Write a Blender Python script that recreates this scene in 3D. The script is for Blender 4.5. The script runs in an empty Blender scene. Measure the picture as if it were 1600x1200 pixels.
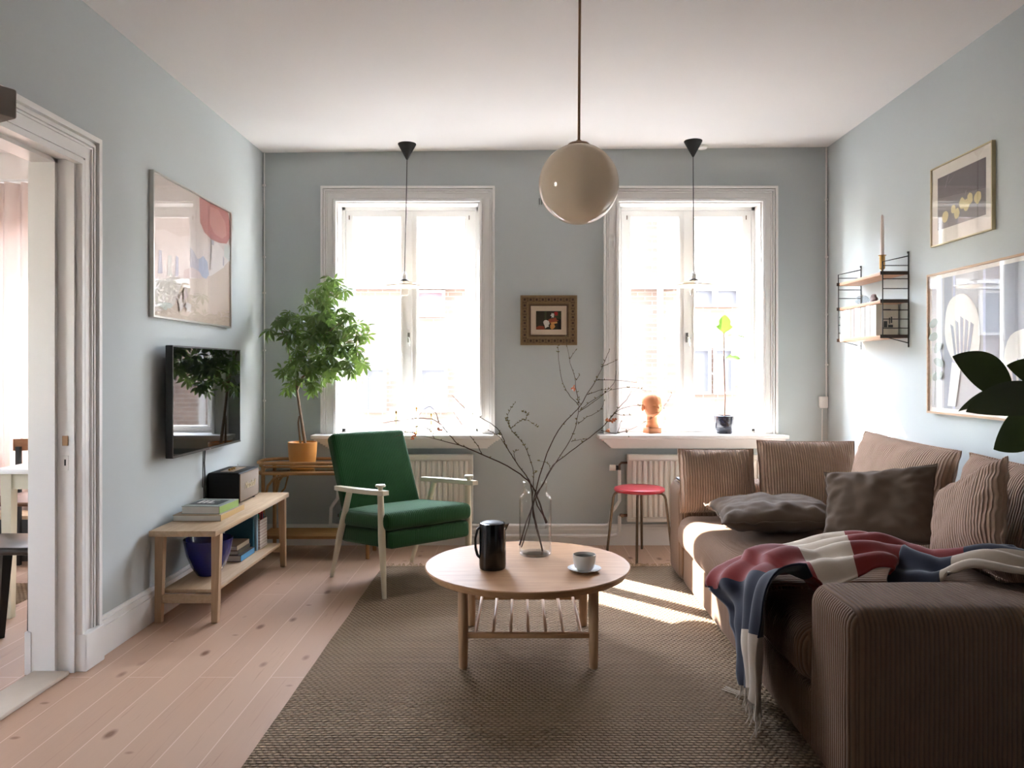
import bpy, bmesh, math, random
from math import sin, cos, pi, radians, sqrt
from mathutils import Vector, Matrix, noise
random.seed(7)
C = bpy.context.scene.collection
SC = bpy.context.scene
F = 1220.0                      # focal length in pixels of the 1600 px wide frame
EYE = 1.22

# ---------------------------------------------------------------- camera
cam_d = bpy.data.cameras.new('camera'); cam = bpy.data.objects.new('camera', cam_d); C.objects.link(cam)
cam.location = (0, 0, EYE); cam.rotation_euler = (pi/2, 0, 0)
cam_d.sensor_width = 36; cam_d.lens = F/1600*36
cam_d.shift_x = -14/1600; cam_d.shift_y = -22/1600
cam_d.clip_start = 0.02; cam_d.clip_end = 200
SC.camera = cam
# ---------------------------------------------------------------- sky, sun, exposure
SUN_DIR = Vector((1.0, -1.0, -1.10)).normalized()      # the way the light travels
w = bpy.data.worlds.new('sky'); SC.world = w; w.use_nodes = True
nt = w.node_tree; nt.nodes.clear()
sky = nt.nodes.new('ShaderNodeTexSky'); sky.sky_type = 'NISHITA'; sky.sun_disc = False
sky.sun_elevation = radians(37.8); sky.sun_rotation = radians(-45); sky.air_density = 1.0; sky.dust_density = 0.15
hs = nt.nodes.new('ShaderNodeHueSaturation'); hs.inputs['Saturation'].default_value = 0.425
bg = nt.nodes.new('ShaderNodeBackground'); bg.inputs[1].default_value = 1.1
wo = nt.nodes.new('ShaderNodeOutputWorld')
nt.links.new(sky.outputs[0], hs.inputs['Color']); nt.links.new(hs.outputs[0], bg.inputs[0]); nt.links.new(bg.outputs[0], wo.inputs[0])
sd = bpy.data.lights.new('sun', 'SUN'); sd.energy = 8; sd.angle = radians(0.6); sd.color = (1.0, 0.97, 0.93)
so = bpy.data.objects.new('sun', sd); C.objects.link(so); so.location = (-6, 12, 8)
so.rotation_euler = SUN_DIR.to_track_quat('-Z', 'Y').to_euler()
SC.view_settings.view_transform = 'Standard'
SC.view_settings.look = 'None'
SC.view_settings.gamma = 1.0
SC.view_settings.use_curve_mapping = False
SC.view_settings.exposure = 3.25
def portal(x, y, z, sx, sz, ry=0):
    d = bpy.data.lights.new('sky_portal', 'AREA'); d.shape = 'RECTANGLE'; d.size = sx; d.size_y = sz
    d.cycles.is_portal = True
    o = bpy.data.objects.new('sky_portal', d); C.objects.link(o); o.location = (x, y, z); o.rotation_euler = (-pi/2, 0, ry)
portal(-0.79, 5.80, 1.57, 0.95, 1.65); portal(1.18, 5.80, 1.57, 0.95, 1.65); portal(-3.35, 5.80, 1.57, 1.2, 1.7)

# ---------------------------------------------------------------- helpers
def P(px, py, Y): return Vector(((px-814)*Y/F, Y, EYE-(py-578)*Y/F))
def lin(c):
    return tuple(((v/255)/12.92 if v/255 <= 0.04045 else (((v/255)+0.055)/1.055)**2.4) for v in c)
class NT:
    def __init__(s, m): s.t = m.node_tree; s.n = s.t.nodes; s.l = s.t.links
    def new(s, typ, **k):
        n = s.n.new(typ)
        for a, v in k.items(): setattr(n, a, v)
        return n
    def link(s, a, b): s.l.new(a, b)
    def math(s, op, a, b=None, c=None):
        n = s.n.new('ShaderNodeMath'); n.operation = op
        for i, v in enumerate((a, b, c)):
            if v is None: continue
            if isinstance(v, (int, float)): n.inputs[i].default_value = v
            else: s.l.new(v, n.inputs[i])
        return n.outputs[0]
    def mix(s, f, a, b, blend='MIX'):
        n = s.n.new('ShaderNodeMix'); n.data_type = 'RGBA'; n.blend_type = blend
        for i, v in ((0, f), (6, a), (7, b)):
            if isinstance(v, (int, float)): n.inputs[i].default_value = v
            elif isinstance(v, tuple): n.inputs[i].default_value = (*v[:3], 1)
            else: s.l.new(v, n.inputs[i])
        return n.outputs[2]
    def noise(s, vec, scale, detail=3, rough=0.5, dist=0.0):
        n = s.n.new('ShaderNodeTexNoise'); n.inputs['Scale'].default_value = scale; n.inputs['Detail'].default_value = detail
        n.inputs['Roughness'].default_value = rough; n.inputs['Distortion'].default_value = dist
        if vec is not None: s.l.new(vec, n.inputs['Vector'])
        return n
    def mapping(s, vec, scale=(1,1,1), rot=(0,0,0), loc=(0,0,0)):
        n = s.n.new('ShaderNodeMapping'); n.inputs['Scale'].default_value = scale; n.inputs['Rotation'].default_value = rot
        n.inputs['Location'].default_value = loc; s.l.new(vec, n.inputs['Vector']); return n.outputs[0]
    def ramp(s, f, stops):
        n = s.n.new('ShaderNodeValToRGB'); r = n.color_ramp
        while len(r.elements) > 1: r.elements.remove(r.elements[-1])
        r.elements[0].position = stops[0][0]; r.elements[0].color = (*stops[0][1], 1)
        for p, c in stops[1:]:
            e = r.elements.new(p); e.color = (*c, 1)
        s.l.new(f, n.inputs[0]); return n.outputs[0]
    def bump(s, h, strength, dist):
        n = s.n.new('ShaderNodeBump'); n.inputs['Strength'].default_value = strength; n.inputs['Distance'].default_value = dist
        s.l.new(h, n.inputs['Height']); return n.outputs[0]
def base(name, rgb, rough=0.6, metal=0.0, spec=0.5):
    m = bpy.data.materials.new(name); m.use_nodes = True
    b = m.node_tree.nodes['Principled BSDF']
    b.inputs['Base Color'].default_value = (*lin(rgb), 1); b.inputs['Roughness'].default_value = rough
    b.inputs['Metallic'].default_value = metal; b.inputs['Specular IOR Level'].default_value = spec
    return m, NT(m), b
def varied(name, rgb, rough=0.6, metal=0.0, var=0.08, scale=12, bump=0.0, bscale=60, spec=0.5, coat=0.0):
    m, n, b = base(name, rgb, rough, metal, spec)
    tc = n.new('ShaderNodeTexCoord').outputs['Object']
    no = n.noise(tc, scale)
    c = lin(rgb)
    n.link(n.mix(no.outputs[0], tuple(v*(1-var) for v in c), tuple(min(1, v*(1+var)) for v in c)), b.inputs['Base Color'])
    if bump: n.link(n.bump(n.noise(tc, bscale).outputs[0], bump, 0.002), b.inputs['Normal'])
    if coat: b.inputs['Coat Weight'].default_value = coat
    return m
def wood(name, c1, c2, axis='X', rough=0.5, scale=1.0, bump=0.1, spec=0.5):
    m, n, b = base(name, c1, rough, 0, spec)
    tc = n.new('ShaderNodeTexCoord').outputs['Object']
    sc = {'X': (1.2, 14, 14), 'Y': (14, 1.2, 14), 'Z': (14, 14, 1.2)}[axis]
    mp = n.mapping(tc, tuple(v*scale for v in sc))
    no = n.noise(mp, 3.0, 6, 0.6, 0.6)
    n.link(n.ramp(no.outputs[0], [(0.3, lin(c1)), (0.7, lin(c2))]), b.inputs['Base Color'])
    n.link(n.bump(no.outputs[0], bump, 0.001), b.inputs['Normal'])
    return m
def fabric(name, rgb, rib=0.0, ribd=0.003, rough=0.95, var=0.12, weave=900, sheen=0.3, wob=0.0, strength=1.0):
    m, n, b = base(name, rgb, rough, 0, 0.15)
    tcn = n.new('ShaderNodeTexCoord'); uv = tcn.outputs['UV']; ob = tcn.outputs['Object']
    c = lin(rgb)
    no = n.noise(ob, 9, 5)
    col = n.mix(no.outputs[0], tuple(v*(1-var) for v in c), tuple(min(1, v*(1+var)) for v in c))
    fine = n.noise(ob, weave, 2)
    h = fine.outputs[0]; d = 0.0006; st = 0.5
    if rib:
        sp = n.new('ShaderNodeSeparateXYZ'); n.link(uv, sp.inputs[0])
        u = sp.outputs[0]
        if wob:
            wn = n.noise(ob, 6, 2); u = n.math('ADD', u, n.math('MULTIPLY', wn.outputs[0], wob))
        s = n.math('ABSOLUTE', n.math('SINE', n.math('MULTIPLY', u, pi/rib)))
        h = n.math('ADD', s, n.math('MULTIPLY', fine.outputs[0], 0.25)); d = ribd; st = strength
        col = n.mix(n.math('MULTIPLY', n.math('SUBTRACT', 1.0, s), 0.45), col, tuple(v*0.5 for v in c))  # rib grooves darkened in the colour, a mild painted shade
    n.link(col, b.inputs['Base Color'])
    n.link(n.bump(h, st, d), b.inputs['Normal'])
    b.inputs['Sheen Weight'].default_value = sheen; b.inputs['Sheen Roughness'].default_value = 0.5
    return m
def leafmat(name, c1, c2, trans=0.35, rough=0.4):
    m, n, b = base(name, c1, rough)
    tc = n.new('ShaderNodeTexCoord').outputs['Object']
    col = n.mix(n.noise(tc, 14, 2).outputs[0], lin(c1), lin(c2)); n.link(col, b.inputs['Base Color'])
    tr = n.new('ShaderNodeBsdfTranslucent'); tc2 = n.mix(0.4, col, (0.30, 0.45, 0.06)); n.link(tc2, tr.inputs[0])
    mx = n.new('ShaderNodeMixShader'); mx.inputs[0].default_value = trans
    n.link(b.outputs[0], mx.inputs[1]); n.link(tr.outputs[0], mx.inputs[2])
    n.link(mx.outputs[0], n.n['Material Output'].inputs[0]); return m
def clear(name, tint=(1,1,1), refl=1.0, rough=0.0, ior=1.45):
    m, n, b = base(name, (255,255,255)); n.n.remove(b)
    tr = n.new('ShaderNodeBsdfTransparent'); tr.inputs[0].default_value = (*tint, 1)
    gl = n.new('ShaderNodeBsdfGlossy'); gl.inputs['Roughness'].default_value = rough
    ge = n.new('ShaderNodeNewGeometry'); dt_ = n.new('ShaderNodeVectorMath'); dt_.operation = 'DOT_PRODUCT'
    n.link(ge.outputs['Incoming'], dt_.inputs[0]); n.link(ge.outputs['Normal'], dt_.inputs[1])
    c0 = n.math('SUBTRACT', 1.0, n.math('ABSOLUTE', dt_.outputs['Value'])); r0 = ((ior-1)/(ior+1))**2
    f = n.math('MULTIPLY', n.math('MULTIPLY_ADD', n.math('POWER', c0, 5.0), 1-r0, r0), refl)
    mx = n.new('ShaderNodeMixShader'); n.link(f, mx.inputs[0]); n.link(tr.outputs[0], mx.inputs[1]); n.link(gl.outputs[0], mx.inputs[2])
    n.link(mx.outputs[0], n.n['Material Output'].inputs[0]); return m

class MB:
    def __init__(s): s.v = []; s.f = []; s.m = []; s.uv = {}
    def add(s, vs, fs, mi=0, M=None):
        o = len(s.v)
        for v in vs:
            v = Vector(v); s.v.append(M @ v if M is not None else v)
        for f in fs: s.f.append([o+i for i in f]); s.m.append(mi)
        return s
    def box(s, a, b, mi=0, M=None):
        (x0,y0,z0),(x1,y1,z1) = a, b
        vs = [(x0,y0,z0),(x1,y0,z0),(x1,y1,z0),(x0,y1,z0),(x0,y0,z1),(x1,y0,z1),(x1,y1,z1),(x0,y1,z1)]
        return s.add(vs, [(0,3,2,1),(4,5,6,7),(0,1,5,4),(1,2,6,5),(2,3,7,6),(3,0,4,7)], mi, M)
    def rbox(s, a, b, r=0.01, seg=2, mi=0, M=None):
        bm = bmesh.new(); bmesh.ops.create_cube(bm, size=1)
        sx, sy, sz = (b[i]-a[i] for i in range(3))
        for v in bm.verts: v.co = Vector(((v.co.x+.5)*sx+a[0], (v.co.y+.5)*sy+a[1], (v.co.z+.5)*sz+a[2]))
        r = min(r, abs(sx)/2.01, abs(sy)/2.01, abs(sz)/2.01)
        bmesh.ops.bevel(bm, geom=list(bm.edges), offset=r, segments=seg, profile=0.5, affect='EDGES')
        bm.verts.index_update()
        s.add([v.co.copy() for v in bm.verts], [[v.index for v in f.verts] for f in bm.faces], mi, M); bm.free(); return s
    def bar(s, p, q, w, h=None, up=(0,0,1), mi=0, w2=None, h2=None):
        p, q = Vector(p), Vector(q); h = h or w; w2 = w2 or w; h2 = h2 or h
        d = (q-p).normalized(); u = Vector(up)
        if abs(d.dot(u)) > 0.98: u = Vector((0,1,0))
        x = d.cross(u).normalized(); y = x.cross(d).normalized()
        vs = [p+x*a*w/2+y*b*h/2 for a, b in ((-1,-1),(1,-1),(1,1),(-1,1))] + [q+x*a*w2/2+y*b*h2/2 for a, b in ((-1,-1),(1,-1),(1,1),(-1,1))]
        return s.add(vs, [(3,2,1,0),(4,5,6,7),(0,1,5,4),(1,2,6,5),(2,3,7,6),(3,0,4,7)], mi)
    def tube(s, pts, r, n=8, mi=0, closed=False, cap=True):
        pts = [Vector(p) for p in pts]; N = len(pts)
        rs = r if isinstance(r, (list, tuple)) else [r]*N
        T = []
        for i in range(N):
            a = pts[i-1] if (i or closed) else pts[i]; b = pts[(i+1) % N] if (i < N-1 or closed) else pts[i]
            T.append((b-a).normalized())
        u = T[0].orthogonal().normalized(); vs = []
        for i in range(N):
            u = (u - T[i]*u.dot(T[i])).normalized(); w_ = T[i].cross(u)
            for k in range(n):
                a = 2*pi*k/n; vs.append(pts[i]+(u*cos(a)+w_*sin(a))*rs[i])
        fs = []
        for i in range(N if closed else N-1):
            j = (i+1) % N
            for k in range(n): fs.append((i*n+k, i*n+(k+1) % n, j*n+(k+1) % n, j*n+k))
        if cap and not closed: fs.append(tuple(reversed(range(n)))); fs.append(tuple((N-1)*n+k for k in range(n)))
        return s.add(vs, fs, mi)
    def lathe(s, prof, seg=32, c=(0,0,0), mi=0, M=None):
        vs = []; fs = []; n = len(prof)
        for r, z in prof:
            for k in range(seg):
                a = 2*pi*k/seg; vs.append((c[0]+r*cos(a), c[1]+r*sin(a), c[2]+z))
        for i in range(n-1):
            for k in range(seg): fs.append((i*seg+k, i*seg+(k+1) % seg, (i+1)*seg+(k+1) % seg, (i+1)*seg+k))
        if prof[0][0] > 1e-5: fs.append(tuple(reversed(range(seg))))
        if prof[-1][0] > 1e-5: fs.append(tuple((n-1)*seg+k for k in range(seg)))
        return s.add(vs, fs, mi, M)
    def grid(s, fn, nu, nv, mi=0, mif=None, wrapu=False):
        o = len(s.v)
        for j in range(nv+1):
            for i in range(nu+1): s.v.append(Vector(fn(i/nu, j/nv)))
        for j in range(nv):
            for i in range(nu):
                a = o+j*(nu+1)+i; s.f.append([a, a+1, a+nu+2, a+nu+1]); s.m.append(mif(i, j) if mif else mi)
        return s
    def poly(s, pts, mi=0): return s.add(pts, [tuple(range(len(pts)))], mi)
    def prism(s, outline, d, mi=0):
        n = len(outline); d = Vector(d); o = [Vector(p) for p in outline]
        return s.add(o+[p+d for p in o], [tuple(reversed(range(n))), tuple(range(n, 2*n))]+[(i, (i+1) % n, n+(i+1) % n, n+i) for i in range(n)], mi)
    def build(s, name, mats, parent=None, local=False, smooth=True, ang=35, uvf=None):
        if not isinstance(mats, (list, tuple)): mats = [mats]
        vs = s.v
        if parent is not None and not local:
            Mi = xf(parent).inverted(); vs = [Mi @ v for v in vs]
        me = bpy.data.meshes.new(name); me.from_pydata([tuple(v) for v in vs], [], s.f)
        for m in mats: me.materials.append(m)
        for p, mi in zip(me.polygons, s.m): p.material_index = mi
        bm = bmesh.new(); bm.from_mesh(me); bmesh.ops.remove_doubles(bm, verts=bm.verts, dist=1e-6)
        bmesh.ops.recalc_face_normals(bm, faces=bm.faces)
        uvl = bm.loops.layers.uv.new('UVMap')
        for f in bm.faces:
            n = f.normal
            for l in f.loops:
                co = l.vert.co
                if uvf: l[uvl].uv = uvf(co, n)
                elif abs(n.x) >= abs(n.y) and abs(n.x) >= abs(n.z): l[uvl].uv = (co.y, co.z)
                elif abs(n.y) >= abs(n.z): l[uvl].uv = (co.x, co.z)
                else: l[uvl].uv = (co.x, co.y)
            f.smooth = smooth
        bm.to_mesh(me); bm.free()
        if smooth: me.set_sharp_from_angle(angle=radians(ang))
        o = bpy.data.objects.new(name, me); C.objects.link(o)
        if parent is not None: o.parent = parent
        return o
def xf(o):
    M = Matrix.Translation(o.location) @ o.rotation_euler.to_matrix().to_4x4()
    return xf(o.parent) @ M if o.parent else M
def tag(o, label, cat, group=None, kind=None):
    o['label'] = label; o['category'] = cat
    if group: o['group'] = group
    if kind: o['kind'] = kind
    return o
def thing(name, label, cat, loc=(0,0,0), rz=0, group=None):
    o = bpy.data.objects.new(name, None); C.objects.link(o); o.location = loc; o.rotation_euler = (0,0,rz); o.empty_display_size = 0.05
    return tag(o, label, cat, group)
def struct(name, mb, m, parent=None, label=None, **k):
    o = mb.build(name, m, parent, **k)
    if parent is None: o['kind'] = 'structure'
    if label: o['label'] = label
    return o
def frame_from(xa, ya, loc):
    x = Vector(xa).normalized(); y = Vector(ya); y = (y-x*y.dot(x)).normalized(); z = x.cross(y)
    M = Matrix((x, y, z)).transposed().to_4x4(); M.translation = Vector(loc); return M

# ---------------------------------------------------------------- materials
def wall_mat(name, rgb):
    m, n, b = base(name, rgb, 0.85, 0, 0.25)
    tc = n.new('ShaderNodeTexCoord').outputs['Object']
    c = lin(rgb); no = n.noise(tc, 1.3, 4)
    n.link(n.mix(no.outputs[0], tuple(v*0.96 for v in c), tuple(v*1.04 for v in c)), b.inputs['Base Color'])
    n.link(n.bump(n.noise(n.mapping(tc, (1,1,0.5)), 180, 3).outputs[0], 0.12, 0.001), b.inputs['Normal']); return m
M_wall = wall_mat('pale_blue_grey_paint', (190,196,196))
M_hall = wall_mat('dark_hall_paint', (90,86,84))  # unseen hall, made dark to keep fill light off the near sofa
M_dwall = wall_mat('warm_white_paint', (236,230,224))
M_ceil = wall_mat('ceiling_white', (228,224,221))
M_trim = varied('white_gloss_trim', (240,238,235), 0.35, var=0.01, scale=3)
M_rad = varied('radiator_enamel', (228,222,212), 0.35, var=0.02)
M_glass = clear('window_glass', refl=0.7)
M_pic = clear('picture_glass', refl=1.0, ior=1.5)
M_steel = varied('brushed_steel', (170,168,164), 0.3, 1.0)
M_chrome = varied('aged_chrome', (120,105,90), 0.3, 1.0, var=0.3, scale=60)
M_black = varied('matt_black', (22,21,20), 0.5)
M_blackg = varied('gloss_black', (10,10,11), 0.16, var=0.05)
M_brass = varied('brass', (176,138,84), 0.3, 1.0)
M_brassrod = varied('dull_brass', (150,122,96), 0.4, 1.0)
M_oak = wood('light_oak', (188,144,104), (168,124,86), 'X', 0.5, spec=0.2)
M_oakz = wood('light_oak_leg', (190,152,115), (168,128,92), 'Z', 0.42)
M_oaky = wood('light_oak_slat', (190,152,115), (170,130,95), 'Y', 0.42)
M_birch = wood('pale_birch', (208,182,150), (188,158,124), 'Y', 0.5)
M_birchz = wood('pale_birch_leg', (200,170,136), (182,150,116), 'Z', 0.5)
M_ratt = wood('rattan_cane', (184,138,84), (150,104,58), 'X', 0.45)
M_rattz = wood('rattan_cane_upright', (176,130,78), (140,96,54), 'Z', 0.45)
M_shelf = wood('shelf_pine', (214,170,134), (194,148,112), 'Y', 0.5)
M_cwhite = varied('worn_white_painted_wood', (214,208,186), 0.35, var=0.06, scale=14)
M_green = fabric('green_ribbed_wool', (36,80,44), rib=0.011, ribd=0.003, var=0.2, wob=0.012, strength=0.6, sheen=0.15)
M_cord = fabric('brown_corduroy', (138,108,86), rib=0.0133, ribd=0.006, var=0.10, sheen=0.15)
M_cord2 = fabric('brown_corduroy_lightened', (178,146,124), rib=0.0133, ribd=0.006, var=0.10, sheen=0.2, wob=0.01)  # cushion copy of the corduroy, lightened for sun bounced off the seat
M_linen = fabric('taupe_linen', (92,76,63), var=0.15, sheen=0.08)
M_tred = fabric('wool_red', (122,36,32), var=0.12, sheen=0.3)
M_tbei = fabric('wool_beige', (190,174,156), var=0.08, sheen=0.3)
M_tnav = fabric('wool_navy', (32,35,52), var=0.15, sheen=0.3)
M_white = varied('white_paper', (232,228,220), 0.6)
M_soil = varied('soil', (48,36,28), 0.95, var=0.4, scale=80)
M_terra = varied('ochre_glazed_clay', (190,128,60), 0.4, var=0.08, scale=8)
M_bark = varied('bark', (120,98,78), 0.85, var=0.3, scale=60, bump=0.5)
M_twig = varied('dark_twig', (66,44,34), 0.75, var=0.3, scale=80)
M_bud = varied('green_bud', (110,104,60), 0.7)
M_flower = leafmat('coral_blossom', (226,120,96), (204,84,70), 0.4)
M_leaf = leafmat('umbrella_leaf', (56,78,46), (98,122,70), 0.45, 0.28)
M_figleaf = leafmat('fig_leaf', (62,100,36), (84,124,44), 0.22)
M_rubleaf = leafmat('rubber_leaf', (34,48,20), (48,62,26), 0.05, 0.3)
M_navypot = varied('navy_glazed_pot', (24,26,40), 0.18, var=0.3, scale=60, bump=0.4, bscale=90)
M_red = varied('worn_red_lacquer', (196,56,70), 0.3, var=0.12, scale=20)
def colm(name, c, r=0.5): return varied(name, c, r, var=0.06)
M_opal = None
def opal():
    m, n, b = base('opal_glass', (226,214,196), 0.08, 0, 0.6)
    b.inputs['Coat Weight'].default_value = 0.6
    tr = n.new('ShaderNodeBsdfTranslucent'); tr.inputs[0].default_value = (*lin((226,214,198)), 1)
    mx = n.new('ShaderNodeMixShader'); mx.inputs[0].default_value = 0.5
    n.link(b.outputs[0], mx.inputs[1]); n.link(tr.outputs[0], mx.inputs[2]); n.link(mx.outputs[0], n.n['Material Output'].inputs[0]); return m
M_opal = opal()

def floor_mat():
    m, n, b = base('white_oiled_pine', (206,170,148), 0.38, 0, 0.4)
    tc = n.new('ShaderNodeTexCoord').outputs['Object']
    rot = n.mapping(tc, (1,1,1), (0,0,pi/2))
    br = n.new('ShaderNodeTexBrick'); br.offset = 0.37; br.offset_frequency = 2; br.squash = 1
    n.link(rot, br.inputs['Vector'])
    br.inputs['Scale'].default_value = 1; br.inputs['Brick Width'].default_value = 3.1; br.inputs['Row Height'].default_value = 0.142
    br.inputs['Mortar Size'].default_value = 0.0022; br.inputs['Mortar Smooth'].default_value = 0.2
    br.inputs['Color1'].default_value = (*lin((198,163,138)), 1); br.inputs['Color2'].default_value = (*lin((180,142,117)), 1)
    br.inputs['Mortar'].default_value = (*lin((226,200,184)), 1)
    g = n.noise(n.mapping(tc, (34, 1.6, 1)), 1.6, 6, 0.6, 0.8)
    c = n.mix(n.math('MULTIPLY', g.outputs[0], 0.55), br.outputs[0], lin((208,176,152)))
    g2 = n.noise(n.mapping(tc, (70, 2.2, 1)), 1.0, 3, 0.5, 1.5)
    c = n.mix(n.ramp(g2.outputs[0], [(0.62, (0,0,0)), (0.74, (0.35,0.35,0.35))]), c, lin((150,106,82)))
    vo = n.new('ShaderNodeTexVoronoi'); vo.inputs['Scale'].default_value = 1; vo.inputs['Randomness'].default_value = 1
    n.link(n.mapping(tc, (7.0, 3.3, 1), loc=(0.3, 0.1, 0)), vo.inputs['Vector'])
    k = n.ramp(vo.outputs['Distance'], [(0.06, (1,1,1)), (0.15, (0,0,0))])
    sz = n.noise(tc, 2.3, 1); k2 = n.math('MULTIPLY', k, n.ramp(sz.outputs[0], [(0.36, (0,0,0)), (0.46, (1,1,1))]))
    c = n.mix(k2, c, lin((128,88,64)))
    vo2 = n.new('ShaderNodeTexVoronoi'); vo2.inputs['Scale'].default_value = 1
    n.link(n.mapping(tc, (5.0, 7.5, 1), loc=(3.3, 1.1, 0)), vo2.inputs['Vector'])
    c = n.mix(n.ramp(vo2.outputs['Distance'], [(0.04, (0.8,0.8,0.8)), (0.10, (0,0,0))]), c, lin((138,98,72)))
    n.link(c, b.inputs['Base Color'])
    n.link(n.bump(n.math('ADD', br.outputs['Fac'], n.math('MULTIPLY', g.outputs[0], 0.2)), -0.25, 0.0015), b.inputs['Normal'])
    n.link(n.math('ADD', n.math('MULTIPLY', g.outputs[0], 0.2), 0.30), b.inputs['Roughness']); return m
def rug_mat():
    m, n, b = base('braided_jute', (150,124,98), 0.95, 0, 0.1)
    tc = n.new('ShaderNodeTexCoord').outputs['Object']
    wn = n.noise(tc, 22, 3); ad = n.new('ShaderNodeVectorMath'); ad.operation = 'MULTIPLY_ADD'
    n.link(wn.outputs[1], ad.inputs[0]); ad.inputs[1].default_value = (0.008,)*3; n.link(tc, ad.inputs[2])
    sp = n.new('ShaderNodeSeparateXYZ'); n.link(ad.outputs[0], sp.inputs[0])
    row = n.math('FLOOR', n.math('DIVIDE', sp.outputs[1], 0.017))
    sh = n.math('MULTIPLY', n.math('MODULO', row, 2.0), 0.5)
    a = n.math('ABSOLUTE', n.math('SINE', n.math('MULTIPLY', sp.outputs[1], pi/0.017)))
    bb = n.math('ABSOLUTE', n.math('SINE', n.math('MULTIPLY', n.math('ADD', n.math('DIVIDE', sp.outputs[0], 0.024), sh), pi)))
    h = n.math('MULTIPLY', a, bb)
    st = n.noise(n.mapping(tc, (1.2, 60, 1)), 1, 3); sp2 = n.noise(tc, 240, 2)
    c = n.mix(st.outputs[0], lin((110,89,68)), lin((182,153,120)))
    c = n.mix(n.math('MULTIPLY', sp2.outputs[0], 0.6), c, lin((196,176,154)))
    c = n.mix(n.math('MULTIPLY', n.math('SUBTRACT', 1.0, h), 0.5), c, lin((76,58,44)))
    n.link(c, b.inputs['Base Color']); n.link(n.bump(n.math('ADD', h, n.math('MULTIPLY', sp2.outputs[0], 0.5)), 1.0, 0.009), b.inputs['Normal']); return m
def brick_mat():
    m, n, b = base('pale_brick', (180,150,130), 0.9)
    tc = n.new('ShaderNodeTexCoord').outputs['Object']
    br = n.new('ShaderNodeTexBrick'); n.link(n.mapping(tc, (1,1,1), (pi/2,0,0)), br.inputs['Vector'])
    br.inputs['Scale'].default_value = 1; br.inputs['Brick Width'].default_value = 0.28; br.inputs['Row Height'].default_value = 0.085
    br.inputs['Mortar Size'].default_value = 0.010
    br.inputs['Color1'].default_value = (*lin((122,104,95)), 1); br.inputs['Color2'].default_value = (*lin((108,90,81)), 1)
    br.inputs['Mortar'].default_value = (*lin((130,121,115)), 1)
    n.link(br.outputs[0], b.inputs['Base Color']); return m
M_floor = floor_mat(); M_rug = rug_mat(); M_brick = brick_mat()
M_jute = varied('jute_fibre', (178,150,118), 0.95, var=0.25, scale=40)

# ================================================================= STRUCTURE
YB = 5.45; XL = -1.80; XR = 2.14; H = 2.82
YO = 5.74                                        # outer face of the back wall
WIN = [(-1.286, -0.286, 0.765, 2.392), (0.679, 1.679, 0.765, 2.392)]
DWIN = (-3.95, -2.75, 0.765, 2.392)
def wall_with_holes(x0, x1, holes, y0, y1):
    mb = MB(); xs = x0
    for (a, b_, z0, z1) in holes:
        mb.box((xs, y0, 0), (a, y1, H)); mb.box((a, y0, 0), (b_, y1, z0)); mb.box((a, y0, z1), (b_, y1, H)); xs = b_
    mb.box((xs, y0, 0), (x1, y1, H)); return mb
struct('wall_back', wall_with_holes(XL-0.075, XR, WIN, YB, YO), M_wall, smooth=False)
struct('wall_back_dining', wall_with_holes(-5.2, XL-0.075, [DWIN], YB, YO), M_dwall, smooth=False)
struct('wall_right', MB().box((XR, -0.2, 0), (XR+0.2, YO, H)), M_wall, smooth=False)
DY0, DY1, DZ = 2.20, 3.155, 2.08
struct('wall_left', MB().box((XL-0.15, 0.75, 0), (XL, DY0, H), 0).box((XL-0.15, DY1, 0), (XL, YB, H), 0).box((XL-0.15, DY0, DZ), (XL, DY1, H), 0), M_wall, smooth=False)
struct('floor', MB().box((-5.2, -3.0, -0.2), (2.34, YO, 0)), M_floor, smooth=False)
cl = MB(); cl.add([(-5.2,-3,2.735),(XL,-3,2.735),(XR,-3,2.775),(2.34,-3,2.775),(-5.2,YO,2.735),(XL,YO,2.735),(XR,YO,2.775),(2.34,YO,2.775)]
    + [(-5.2,-3,3.0),(XL,-3,3.0),(XR,-3,3.0),(2.34,-3,3.0),(-5.2,YO,3.0),(XL,YO,3.0),(XR,YO,3.0),(2.34,YO,3.0)],
    [(0,1,5,4),(1,2,6,5),(2,3,7,6),(8,12,13,9),(9,13,14,10),(10,14,15,11),(0,4,12,8),(3,11,15,7),(0,8,9,1),(1,9,10,2),(2,10,11,3),(4,5,13,12),(5,6,14,13),(6,7,15,14)])
struct('ceiling', cl, M_ceil, smooth=False)
# the wall the camera stands in the doorway of, and the hall behind it
struct('wall_front', MB().box((-1.95, 0.72, 0), (-0.80, 0.86, H)).box((0.95, 0.72, 0), (XR, 0.86, H)).box((-0.80, 0.72, 2.35), (0.95, 0.86, H)), M_wall, smooth=False)
struct('wall_hall', MB().box((-1.95, -3.0, 0), (-0.7, -2.85, H)).box((0.7, -3.0, 0), (XR+0.2, -2.85, H)).box((-0.7, -3.0, 0), (0.7, -2.85, H))
       .box((-1.95, -2.85, 0), (-1.80, 0.75, H)).box((XR, -3.0, 0), (XR+0.2, -0.2, H)), M_hall, smooth=False)
struct('wall_dining', MB().box((-5.2, 0.6, 0), (-5.05, 1.1, H)).box((-5.2, 1.9, 0), (-5.05, YB, H)).box((-5.2, 1.1, 0), (-5.05, 1.9, 1.0)).box((-5.2, 1.1, 2.1), (-5.05, 1.9, H)).box((-5.05, 0.6, 0), (-1.95, 0.75, H)), M_dwall, smooth=False)  # hole in the side wall added to let in more light

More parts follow.
